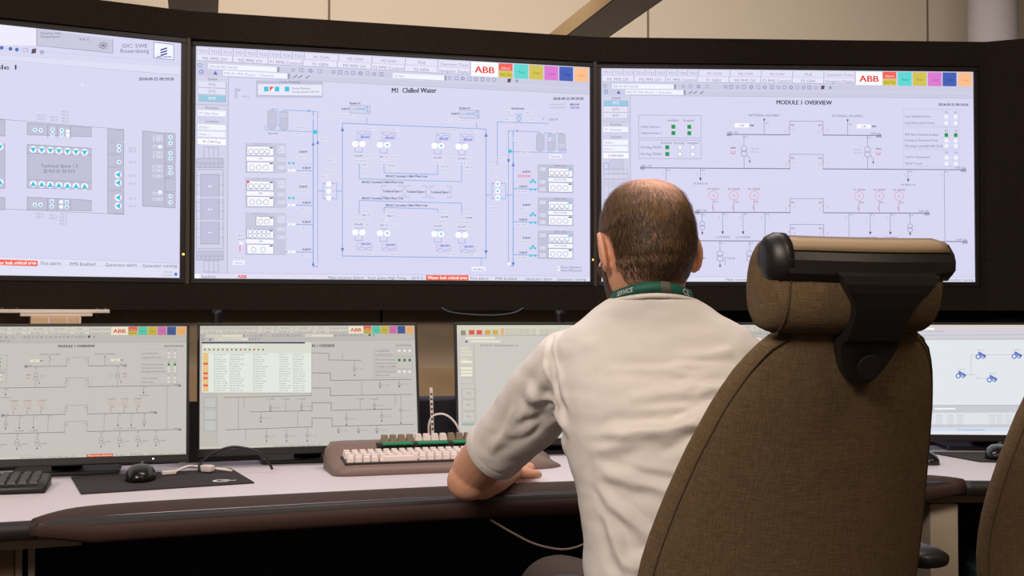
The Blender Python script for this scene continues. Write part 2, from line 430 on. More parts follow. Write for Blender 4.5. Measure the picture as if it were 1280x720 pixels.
def feeder(c, x, y0, y1, arrow=True, t=None, brk=True):
    c.line([(x, y0), (x, y1)], .8, LN)
    if arrow: c.poly([(x - 1.6, y1 - 3), (x + 1.6, y1 - 3), (x, y1 + 1)], (70, 70, 100), 3)
    if t: c.text(x - 9, y1 + 5.4, x + 9, 2.4, t, DK)
    c.text(x + 1, y0 + 3.6, x + 5, 2, 'F1', DK); c.line([(x - 4, y0 + 5), (x - 4, y0 + 9)], .6, (110, 190, 160), 3)
    c.text(x + 3.5, y0 + 8, x + 5, 2, '1', MID)
def overview(c, title='MODULE 1 OVERVIEW'):
    c.full(LAV); header(c); sidebar(c); status(c)
    c.text(969, 128.6, 1039, 5.4, title, (62, 60, 84), 3, .006)
    c.text(1174, 128.6, 1212, 3.2, '2018-09-25 09:29:50', (70, 68, 92), 3, .01)
    # little plan at the lower left
    c.frame(754, 204, 760, 212, 1, (130, 170, 200)); c.rect(762, 200, 778, 211.4, (198, 197, 222), 2); c.frame(762, 200, 778, 211.4, .5, MID)
    for i in range(5): c.frame(754 + i * 6, 212, 760 + i * 6, 217, .5, MID); c.frame(754 + i * 6, 225, 760 + i * 6, 229, .5, MID)
    c.frame(754, 218, 784, 224, .5, MID); c.frame(754, 231.5, 784, 262, .5, MID); c.frame(760, 233.5, 784, 260, .5, MID)
    for y in (268, 295, 322): c.rect(757, y, 782, y + 22, (196, 195, 220), 2); c.frame(757, y, 782, y + 22, .5, MID)
    # status boxes
    GR = (22, 150, 78)
    c.frame(797.5, 143.6, 875, 172, .7, MID, 3); c.frame(797.5, 174.8, 875, 198, .7, MID, 3)
    c.text(833, 151, 847, 2.6, 'Available', DK); c.text(853, 151, 866, 2.6, 'Enabled', DK)
    for y, t in ((158, 'Utility Incomer 1'), (166, 'Utility Incomer 2')):
        c.text(800, y + 1.4, 825, 2.8, t, DK)
        for x in (840.5, 860.3): c.rect(x - 2.4, y - 2.6, x + 2.4, y + 2.4, GR, 3)
    c.text(825, 179.4, 838, 2.6, 'Enabled', DK); c.text(841, 179.4, 854, 2.6, 'Running', DK); c.text(857, 179.4, 872, 2.6, 'Complete', DK)
    for y, t in ((184, 'Pre-Mag TR2001'), (192.4, 'Pre-Mag TR2002')):
        c.text(800, y + 1.4, 826, 2.8, t, DK); c.rect(830.4, y - 2.6, 835.2, y + 2.4, GR, 3)
        for x in (848.6, 864.4): c.rect(x - 2.4, y - 2.6, x + 2.4, y + 2.4, WHT, 2); c.frame(x - 2.4, y - 2.6, x + 2.4, y + 2.4, .6, MID, 3)
    for y0, y1 in ((133, 154), (156.2, 182), (184.4, 206)): c.frame(1129.6, y0, 1200, y1, .7, (190, 188, 214), 3)
    for x, t in ((1182, 'M1'), (1194, 'M2')):
        for y in (138, 161.5, 189): c.text(x, y, x + 4, 2.2, t, DK)
    for y, t, g in ((142.6, 'Load Shedding Active', 0), (150.8, 'Load Restoration Active', 0), (165.8, 'PMS Auto Functions Enabled', 1), (173, 'Running on Generator Power', 0), (180, 'Running in parallel with Grid', 0), (194.4, 'Call For Generation', 0), (202.4, 'Ready To Load', 0)):
        c.text(1131.5, y + 1, 1131.5 + len(t) * 1.62, 2.8, t, DK)
        for x in (1184, 1196): c.rect(x - 2.2, y - 2.4, x + 2.2, y + 2.4, GR if g else WHT, 3)
    # busbars
    B = (100, 98, 128)
    for x0, yb, yt, x1 in ((908, 167, 149.6, 1101), (800, 209.8, 191.4, 1208), (868, 265.2, 247.4, 1161), (800, 301, 280, 1209)):
        c.line([(x0, yb), (986, yb)], 1.3, B); c.line([(986, yb), (986, yt), (1028, yt), (1028, yb)], .8, LN); c.line([(1028, yb), (x1, yb)], 1.3, B)
        c.rect(x0 - 1, yb - 1.6, x0 + 5, yb + 2.2, (158, 156, 182), 2); c.text(x0, yb - 1, x0 + 13, 2.6, 'SWP1 1SG', DK, 4)
        c.rect(x1 - 6, yb - 1, x1 + 1, yb + 2.6, (158, 156, 182), 2); c.text(x1 - 13, yb - 1, x1, 2.6, 'SWP1 2SG', DK, 4)
        for x in (986, 1028):
            c.text(x + 1 if x < 1000 else x - 6, yt + 6, x + 6 if x < 1000 else x - 1, 2.2, 'BRK', DK)
            c.line([(x, yt + 7), (x - 2, yt + 11)], .8, (226, 120, 130), 3); c.line([(x - 5, yt + 11), (x - 5, yt + 15)], .6, (110, 190, 160), 3)
            c.text(x + 4, yt + 11.6, x + 5.4, 2, '1', DK)
    for x, t in ((954, 'VATTENFALL INCOMER 1'), (1059, 'VATTENFALL INCOMER 2')):
        c.text(x - 20, 144, x + 20, 2.8, t, DK); c.line([(x, 147), (x, 167)], .8, LN); c.poly([(x - 1.6, 147), (x + 1.6, 147), (x, 150.6)], DK, 3)
        c.text(x + 2, 154, x + 5, 2.2, 'F1', DK)
    for x in (917, 1070.5): c.rect(x, 153, x + 18, 158.2, (244, 244, 252), 2); c.text(x + 6, 157, x + 12, 2.6, '3.96', DK); c.text(x + 19, 157, x + 24, 2.8, 'MW', DK, 3, .01)
    for x, s_ in ((928.6, -1), (1084, 1)):
        xfmr(c, x, 167, 209.8, 3.8, 188); c.ring(x + s_ * 13.6, 189.4, 2.2, 1, (226, 70, 90), 3, 10, 150, 390); c.text(x + s_ * 13.6 - 3.5, 185, x + s_ * 13.6 + 3.5, 2, '0000', DK, 3, .02)
        c.text(x - s_ * 13 - 5, 186, x - s_ * 13 + 5, 2, 'TX2 HV', MID); c.text(x - s_ * 13 - 5, 190, x - s_ * 13 + 5, 2, '33/11kV', MID)
        c.line([(x + 3, 193), (x + 7, 196), (x + 7, 203)], .7, LN); c.poly([(x + 5.5, 200), (x + 8.5, 200), (x + 7, 203)], DK, 3)
    feeder(c, 831, 210, 226, False); feeder(c, 874, 210, 225, True, 'M1 SMK/01-UE'); feeder(c, 1135, 210, 225, True, 'M2 SMK/01-UE'); feeder(c, 1181, 210, 301, False)
    for x in (890, 915.5, 941, 1073, 1098.4, 1123.4):
        c.ring(x, 243.8, 5.6, .9, (232, 150, 172), 3, 18); c.text(x - 1, 245, x + 1, 2.4, 'G', DK); c.text(x - 7.5, 237, x + 7.5, 2.4, 'M1-GEN0%d' % (int(x) % 5 + 1), DK)
        c.line([(x, 249.6), (x, 256), (x - 1.6, 260), (x, 261), (x, 265)], .8, LN, 2); c.line([(x - 1.6, 257), (x, 261)], .8, (230, 120, 130), 3); c.text(x + 1, 253, x + 5.5, 2.2, 'F01', DK)
    xfmr(c, 876, 265, 291, 3, 282); c.poly([(874.4, 290), (877.6, 290), (876, 294)], DK, 3)
    for x in (901.4, 927): feeder(c, x, 265, 292, True, 'L1CO/GEN06')
    feeder(c, 954.4, 265, 301, False); feeder(c, 1059.8, 265, 301, False)
    for x in (1086.6, 1112): feeder(c, x, 265, 292, True, 'L1CO/GEN06')
    xfmr(c, 1137, 265, 291, 3, 284); c.poly([(1135.4, 290), (1138.6, 290), (1137, 294)], DK, 3)
    for x in (824, 861, 898, 935, 1055, 1090, 1125, 1160):
        xfmr(c, x, 301, 332, 3.8, 320); c.poly([(x - 1.6, 331), (x + 1.6, 331), (x, 335)], DK, 3)
        c.text(x + 5, 324, x + 19, 2.4, 'M1-TR0%d-007' % (int(x) % 7), DK); c.line([(x + 3, 325), (x + 6.6, 326), (x + 6.6, 331)], .7, LN)

def building_tag(c, x, y): pass
def chilled(c):
    c.full(LAV)
    c.use_quad(751, 85, 1219, 352); header(c, True); sidebar(c, on=2, field='M1 Chilled Water', big='M1 CHW Flow')
    c.rect(751, 345.8, 1219, 352.5, (218, 217, 238), 1); c.line([(751, 345.8), (1219, 345.8)], .6, (180, 178, 205), 3)
    c.use_px()
    T = lambda x0, y, x1, h, t, col=DK, b=0: c.text(x0, y, x1, h, t, col, 3, b)
    T(489, 116, 545, 6.2, 'M1  Chilled Water', (58, 56, 84), .004); T(691, 125, 729, 3.4, '2018-09-25 09:29:50', (70, 68, 92), .006)
    # status bar
    c.rect(243, 342.6, 250, 348, WHT, 2); T(252, 347.4, 270, 3, 'ReadOnly'); c.text(297, 347.8, 308, 4.2, 'ABB', (232, 60, 50), 4, .03)
    T(410, 348.6, 455, 3.2, 'Main incomer failure'); T(459, 348.8, 508, 3.2, 'Tech space High Temp'); T(514, 349, 529, 3.2, '56.9 C')
    c.rect(532.5, 343.6, 585.5, 350.4, (240, 92, 68), 2); c.text(534.5, 349, 583.5, 4, 'Water leak critical area', (255, 240, 235), 4, .006)
    T(588, 349.6, 610, 3.2, 'Fire alarm'); T(619, 349.8, 646, 3.2, 'PMS Enabled'); T(656, 350.2, 690, 3.2, 'Generator alarm'); T(696, 350.6, 732, 3.2, 'Generator running')
    # side plan
    for i in range(3): c.frame(255 + i * 6, 184, 261 + i * 6, 198, .6, LN); c.frame(255 + i * 6, 326, 261 + i * 6, 340, .6, LN)
    c.rect(245.5, 198, 279, 209.5, (190, 190, 214), 2); c.rect(245.5, 314, 279, 325, (190, 190, 214), 2)
    for y0, y1 in ((204, 209.5), (320, 325)):
        for i in range(6): c.frame(245.5 + i * 5.6, y0, 251.1 + i * 5.6, y1, .5, LN, 3)
    c.frame(245.5, 198, 279, 209.5, .6, LN, 3); c.frame(245.5, 314, 279, 325, .6, LN, 3)
    c.frame(245.5, 212, 279, 311, .7, LN, 3); c.rect(251, 218, 274, 305, (188, 188, 214), 2); c.frame(251, 218, 274, 305, .7, LN, 3)
    for y in (247, 276): c.line([(245.5, y), (279, y)], 1, (232, 232, 246), 4)
    for i in range(8): c.line([(245.5, 220 + i * 11), (249, 220 + i * 11)], .6, LN, 3); c.line([(275.5, 220 + i * 11), (279, 220 + i * 11)], .6, LN, 3)
    for y, t in ((233, '3'), (262, '2'), (291, '1')):
        v, f = text_geo(t, 0)   # numerals lie on their side
        P = [c.m(260 + p[1] / .7 * 5, y + 1.5 - 3.6 + p[0] / .7 * 5) for p in v]; c.raw(P, f, (246, 246, 255), 4)
    # code box
    c.rect(320, 100.5, 403.5, 121.5, (186, 186, 210), 1, 1); c.rect(322.4, 105, 402.4, 118.6, (226, 226, 243), 2, 1); T(349, 103.6, 375, 2.4, 'Code Mapping')
    for x, q in ((330, CY), (337, (236, 92, 64)), (343.4, CY), (356, CY)): c.rect(x, 108.4, x + 5.6, 114.4, q, 3)
    c.poly([(337, 114.4), (342.6, 114.4), (342.6, 108.4)], (250, 240, 240), 4); T(365, 111.6, 388, 2.4, 'Normal Operation'); T(365, 116, 399, 2.4, 'Cooling demand 1070 kW')
    # weather mark
    c.line([(296, 110), (296, 122)], .7, LN)
    for i in range(5): c.line([(292.6, 112.6 + i * 2.6), (296, 110.4 + i * 2.6)], .6, LN)
    c.poly([(296.8, 111.6), (300.8, 111.6), (298.8, 115)], (170, 168, 196), 2); T(302, 122, 312, 2.4, '9.8 C', MID)
    def lab(x, y, n=10, q=MID, b=0):
        c.rect(x - .5, y - 3, x + n + .5, y + 1, (222, 221, 241), 2); T(x, y, x + n, 2.2, random.choice(['18.6 C', '0.0 m3/h', '5.8 kW', '0.0 kW', '20.1 C', '35.0 kPa']), q, b)
    # left tanks
    def tank(x0, y0, x1, y1):
        w_ = x1 - x0; n = 6; pts = []
        for i in range(n + 1): a = math.pi * i / n; pts.append((x0 + w_ / 2 + w_ / 2 * math.cos(a), y0 + 2 - 2.6 * math.sin(a)))
        for i in range(n + 1): a = math.pi + math.pi * i / n; pts.append((x0 + w_ / 2 + w_ / 2 * math.cos(a), y1 - 2 - 2.6 * math.sin(a)))
        c.poly(pts, (190, 190, 214), 2); c.line(pts + [pts[0]], .5, (150, 150, 180), 3)
    tank(334.5, 138, 345, 161); tank(349.6, 139, 360, 162)
    c.line([(340, 138), (340, 136), (347, 136.6), (347, 157), (350, 157)], 1, BL); c.line([(356, 139), (356, 137.6), (397, 139.4), (397, 329)], 1, BL)
    c.line([(391.4, 139.4), (391.4, 333), (397, 333)], 1.5, BL); c.line([(332, 156), (332, 162.4), (392, 165)], 1, BL)
    T(335, 168, 347, 2.6, 'Normal'); c.poly([(383, 138.6), (387, 136.8), (387, 140.4)], BL, 3); c.disc(394, 165, 2.6, CY, 3)
    for x, y in ((391.4, 180), (397, 178), (391.4, 330)): c.poly([(x - 1.8, y + 2), (x + 1.8, y + 2), (x, y - 3)], (78, 128, 200), 3)
    for x, y in ((330, 151), (351, 145), (388, 148), (369, 160.6), (368, 168), (399, 174.6)): lab(x, y, 12)
    # left chillers
    def cbox(x0, y0, x1, y1, n, rows=1, v=False):
        c.rect(x0, y0, x1, y1, (240, 240, 252), 2, .6); c.line([(x0, y0), (x1, y0 + .6), (x1, y1 + .6), (x0, y1), (x0, y0)], .6, (96, 94, 124), 3)
        for r_ in range(rows):
            for i in range(n):
                cx = x0 + (x1 - x0) * (i + .7) / (n + .8); cy = y0 + (y1 - y0) * (.58 if rows == 1 else .32 + .4 * r_)
                rr = min((y1 - y0) * .26, 3.2) / (1 if rows == 1 else 1.2)
                c.ring(cx, cy, rr, .6, (120, 118, 148), 3, 10)
                if v: c.line([(cx - 2.4, cy + 2.6), (cx, cy + 3.8), (cx + 2.4, cy + 2.6)], .6, LN, 3)
        c.rect(x1 - 5, y0 + 1.4, x1 - 1, y0 + 3, (90, 90, 120), 3)
    for k, (y, kind) in enumerate(((178.6, 0), (222, 0), (265.6, 1))):
        h = 37.5 if kind == 0 else 53
        c.rect(306.4, y, 357.4, y + h, (196, 195, 218), 1, .6); T(316, y + 2.2, 334, 2, 'Chiller unit %d' % (3 - k), MID)
        if kind == 0:
            cbox(308.6, y + 4, 342, y + 15.6, 4, v=True); c.rect(308.4, y + 17, 342, y + 22.4, (240, 240, 252), 2, .6); T(323, y + 20.6, 328, 2, 'Off'); cbox(308.6, y + 23.6, 342, y + 36, 3)
        else:
            cbox(320, y + 4.6, 342, y + 16.6, 2); cbox(308.6, y + 20.6, 342, y + 32, 5, 2); c.rect(307.6, y + 33.4, 342, y + 38.6, (240, 240, 252), 2, .6); T(323, y + 37, 328, 2, 'Off'); cbox(308.6, y + 39.6, 342, y + 51.6, 2)
            c.poly([(325, y + 5), (328, y + 5), (326.5, y + 7)], (236, 206, 90), 4)
        for dy in (5, 10, 20, 30): lab(347.6, y + dy + 2, 8)
    c.rect(308.8, 226.4, 311.6, 229, (240, 70, 90), 4)
    for y, vv in ((213.6, 204), (257, 247.6), (281, None), (315.4, None)):
        c.line([(357, y - .8), (391, y)], 1.2, BL)
        for x in (361, 365, 368): c.disc(x, y - .6, 1.8, (240, 240, 252), 3, 8)
        if vv: c.poly([(360.4, vv - 2), (360.4, vv + 2), (364, vv)], CY, 3); c.poly([(368, vv - 2), (368, vv + 2), (364, vv)], CY, 3); c.line([(364, vv), (364, vv - 9), (372, vv - 9)], .6, (180, 205, 235))
        T(378, y - 2.4, 388.6, 2.6, '0.0kW', DK, .02); lab(376, y + 5, 12)
        if vv: T(374, vv - 13, 384, 2.6, '0.0kW', DK, .02); lab(371, vv - 7, 12)
        c.line([(357, y - 9), (391, y - 8)], .6, (185, 208, 238))
    for dy, t in ((295.4, ''), (300, '')): lab(297, dy, 8, DK)
    c.rect(299, 302, 304, 306, WHT, 2); c.line([(300, 307), (300, 314)], 1.2, (226, 80, 90), 3); lab(294, 323, 12); c.rect(291, 325.6, 306, 331, WHT, 2); T(293, 330, 304, 2.4, 'SPRK001', MID)
    # pump banks
    for x, s_, cy_ in ((410.8, -1, False), (622, 1, True)):
        for y in (230, 239, 247.4): c.disc(x, y, 3.4, (246, 246, 255), 3); c.line([(x - 6 * s_, y), (x + 6 * s_, y)], .8, BL, 2)
        if cy_:
            for y in (230, 239, 247.4): c.poly([(x - 2, y), (x + 1, y - 1.8), (x + 1, y + 1.8)], CY, 4)
        c.frame(x - 7, 229, x + 10, 248.6, .9, BL, 2); 
    c.line([(397, 238.6), (404, 238.8)], 1.2, BL); c.line([(420, 239), (428, 239)], 1.2, BL); c.line([(607.6, 243.6), (613, 243.8)], 1.2, BL); c.line([(632, 244), (641, 244)], 1.2, BL)
    for x, y in ((405, 215.6), (401, 221.6), (424, 257.6), (612, 220.6), (624, 227.4), (608, 261), (407, 201.6)): lab(x, y, 12)
    # ring main
    c.line([(428, 154), (607.4, 161.4), (607.4, 322.6), (428, 320), (428, 154)], 1.3, BL, 3)
    c.line([(421.6, 150.6), (613, 157.6), (613, 326.6), (421.6, 324.4), (421.6, 150.6)], .5, (190, 210, 238), 2)
    for x, y, d in ((428, 162, -1), (607.4, 169, -1), (428, 312, 1), (607.4, 315, 1)): c.poly([(x - 2.2, y - 2 * d), (x + 2.2, y - 2 * d), (x, y + 3 * d)], (78, 128, 200), 4)
    for x, y, w_ in ((437.6, 131.4, 25), (574.8, 137.4, 24)):
        c.rect(x, y, x + w_, y + 10, (206, 206, 230), 2, .8); c.line([(x, y), (x + w_, y + .8), (x + w_, y + 10.8), (x, y + 10), (x, y)], .7, (150, 150, 180), 3)
        c.line([(x + 2, y + 5), (x + 12, y + 4), (x + 20, y + 7), (x + 23, y + 8)], .8, BL, 3); c.line([(x + 8, y + 6), (x + 18, y + 4), (x + 22, y + 1.6), (x + 22, y + 9)], .9, (80, 170, 220), 3)
        T(x - 1, y - 1, x + 13, 2.6, 'Module AC', DK, .01); T(x - 11, y + 6, x - 1, 2.6, '0.0kW', DK, .02); lab(x - 20, y + 13.6, 14); lab(x - 4, y + 14, 10); c.line([(x + 21, y + 16), (x + 21, y + 23)], 1, BL)
    tops = ((444, 453), (475, 484), (543, 551.4), (573, 581.4))
    for k, (a, b) in enumerate(tops):
        m_ = (a + b) / 2; dy = k * 1.1
        c.line([(m_ - 2, 164 + dy), (m_ + 15, 164.6 + dy), (m_ + 15, 173 + dy), (m_ - 2, 172.4 + dy), (m_ - 2, 164 + dy)], .5, (150, 150, 190), 3)
        c.line([(m_ - 1, 166 + dy), (m_ + 4, 169 + dy), (m_ + 9, 166.5 + dy), (m_ + 14, 168 + dy)], .9, BL, 3); T(m_ + 2, 172.6 + dy, m_ + 13, 3, '000.1kW', (120, 120, 215), .01)
        c.disc(a, 180 + dy, 4, (246, 246, 255), 3); c.disc(b, 180 + dy, 4, (246, 246, 255), 3)
        c.line([(a, 176 + dy), (a, 175 + dy), (b, 175.2 + dy), (b, 176.2 + dy)], .9, BL); c.line([(a, 184.4 + dy), (a, 190 + dy), (b, 190.2 + dy), (b, 184.4 + dy)], .9, BL)
        if k in (1, 2): c.poly([(b - 1.8, 179 + dy), (b + 1.8, 179 + dy), (b, 182.4 + dy)], CY, 4)
        lab(a - 1, 196 + dy, 10, DK, .01); lab(b + 3, 196.4 + dy, 10); lab(a, 202 + dy, 14)
        lab(m_ + 5, 207 + dy, 9, DK); lab(m_ + 6, 212 + dy, 8)
        lab(a + 14, 161.6 + dy, 13)
        # lower half
        c.disc(a, 290.4 + dy, 4, (246, 246, 255), 3); c.disc(b, 290.6 + dy, 4, (246, 246, 255), 3)
        c.line([(a, 286.4 + dy), (a, 285 + dy), (b, 285.2 + dy), (b, 286.6 + dy)], .9, BL); c.line([(a, 294.6 + dy), (a, 300.6 + dy), (b, 300.8 + dy), (b, 294.8 + dy)], .9, BL)
        if k in (1, 2): c.poly([(b - 1.8, 291.4 + dy), (b + 1.8, 291.4 + dy), (b, 288 + dy)], CY, 4)
        c.line([(m_ - 2, 304 + dy), (m_ + 16, 304.4 + dy), (m_ + 16, 312.4 + dy), (m_ - 2, 312 + dy), (m_ - 2, 304 + dy)], .5, (150, 150, 190), 3)
        c.line([(m_ - 1, 311 + dy), (m_ + 3, 308 + dy), (m_ + 8, 310.6 + dy), (m_ + 15, 309 + dy)], .9, BL, 3); T(m_ + 3, 306.4 + dy, m_ + 14, 2.8, '000.1kW', (120, 120, 215), .01)
        lab(m_ + 4, 265 + dy, 9); lab(m_ + 4, 270 + dy, 9, DK, .01); lab(a, 275.4 + dy, 14); lab(a - 1, 281.4 + dy, 10, DK, .01); lab(b + 3, 281.6 + dy, 10); lab(a + 14, 318 + dy * .4, 13)
    c.line([(449, 205), (449, 223.6), (577, 227.2), (577, 207)], 1.1, BL); c.line([(480, 205), (480, 216), (547, 218.2), (547, 206)], 1.1, BL)
    c.line([(449, 268), (449, 250.6), (577, 254), (577, 268)], 1.1, BL); c.line([(480, 266), (480, 259.4), (547, 261.4), (547, 266)], 1.1, BL)
    for x, y in ((482, 221.6), (452, 229), (452, 249.2), (482, 258)): T(x, y, x + 52, 2.8, 'M01ACC Secondary Chilled Water Loop', DK, .006)
    for i, x in enumerate((477, 506.6, 537)):
        y = 232 + i * .6
        for p in (((x, y + 4), (x, y), (x + 6, y)), ((x + 21, y), (x + 27, y), (x + 27, y + 4)), ((x, y + 10), (x, y + 14), (x + 6, y + 14)), ((x + 21, y + 14), (x + 27, y + 14), (x + 27, y + 10))): c.line(p, .7, (150, 150, 180), 3)
        T(x + 1.4, y + 8.4, x + 25.6, 3, 'Technical Space %d' % (i + 1), DK, .006)
    c.line([(601.4, 322), (601.4, 332)], 1, BL); c.rect(589.4, 333.6, 606.6, 339, WHT, 2); T(591, 338, 605, 3, 'Ancillary')
    # right mains
    c.line([(621.6, 206), (621.6, 152.4), (685, 154.4)], 1.1, BL); c.line([(635.4, 164), (635.4, 331), (641.4, 333)], 1, BL); c.line([(641.4, 164), (641.4, 333)], 1.5, BL)
    c.line([(635.4, 189.4), (707, 191), (707, 186)], 1, BL); c.disc(637.4, 189, 2.4, CY, 3); c.disc(636, 330, 2, (240, 240, 252), 3)
    for x, y, d in ((635.4, 201, 1), (641.4, 206, -1), (641.4, 330, 1)): c.poly([(x - 2, y - 2 * d), (x + 2, y - 2 * d), (x, y + 3 * d)], (78, 128, 200), 4)
    c.rect(645, 141.6, 652, 154.6, (196, 205, 232), 2); c.line([(645, 142), (652, 148), (645, 154)], .7, BL, 3); c.line([(652, 142), (645, 148), (652, 154)], .7, BL, 3); T(639, 136.8, 655, 2.6, 'Heat Recovery', DK, .01)
    c.line([(621, 143), (683, 145)], .6, (185, 208, 238)); T(686, 150.6, 697, 2.6, 'ICES-CM', DK); c.poly([(677, 147), (681, 147), (679, 151)], (190, 188, 214), 3)
    for x in (670.4, 684, 697.6): tank(x, 167.4, x + 9, 188.6)
    c.line([(636, 165), (636, 163.4), (674, 165), (674, 167.4)], 1, BL); c.line([(681, 188), (681, 166), (688, 166.2), (688, 168)], .9, BL); c.line([(694.6, 188), (694.6, 166.6), (702, 166.8), (702, 168)], .9, BL); c.poly([(649, 163.8), (645.6, 162), (645.6, 165.6)], BL, 3)
    for x, y in ((631, 141), (656, 142), (631, 150), (656, 151), (627, 156), (637, 174.6), (683, 175), (698, 183), (652, 186.6), (651, 192.6), (612, 208), (622, 199)): lab(x, y, 11)
    c.rect(687, 193, 702, 198, WHT, 2); T(688.6, 197, 700, 2.8, 'Normal')
    T(686, 131.6, 707, 2.4, 'Cooling provided PC', MID); T(686, 135.6, 707, 2.4, 'Cooling demand PC', MID); T(712, 132, 724, 2.6, '0000.0 kW', DK, .02); T(712, 136, 724, 2.6, '1078 kW', (110, 110, 210), .01)
    for k, y in enumerate((205.4, 246.8, 288)):
        c.rect(672, y, 716.6, y + 35.6, (190, 189, 213), 1, .6); T(692, y + 2.6, 708, 2.2, 'Chiller unit %d' % (k + 1), DK)
        cbox(685.4, y + 4.6, 715.6, y + 15.4, 4, v=True); c.rect(685.4, y + 16.8, 715.6, y + 21.6, (242, 242, 252), 2, .5); T(692, y + 20, 708, 2.2, 'Free Cooling'); cbox(685.4, y + 22.6, 715.6, y + 34.4, 3)
        c.rect(710.4, y + 6, 714, y + 8, CY, 4)
        for dy in (5, 21, 30): lab(675.4, y + dy + 2, 6)
        yl = y + 31; c.line([(641.4, yl - .6), (673, yl)], 1.2, BL)
        for xx, yy in ((666, y + 22.4), (666, y + 31.6)):
            c.poly([(xx - 4, yy - 1.8), (xx - 4, yy + 1.8), (xx, yy)], CY, 3); c.poly([(xx + 4, yy - 1.8), (xx + 4, yy + 1.8), (xx, yy)], CY, 3)
        c.disc(666, y + 20, 1.8, CY, 3, 8); T(653, y + 10.6, 663, 2.6, '0.0kW', DK, .02); T(649, y + 29, 659, 2.6, '0.0kW', DK, .02); lab(644.6, y + 35, 14)
        if k: lab(650, y + 15, 12)
    c.line([(647, 218.6), (651, 221.4), (655, 218.8), (659, 221.6), (663, 219)], .9, (240, 110, 130), 3); c.line([(647, 221.6), (651, 218.8), (655, 221.4), (659, 218.8), (663, 221.6)], .9, (240, 110, 130), 3)
    for y, t in ((335, 'Show Operators'), (339, 'Show Off process')): c.rect(697, y - 2.6, 699.6, y, WHT, 3); T(701, y + .4, 727, 2.8, t, DK)

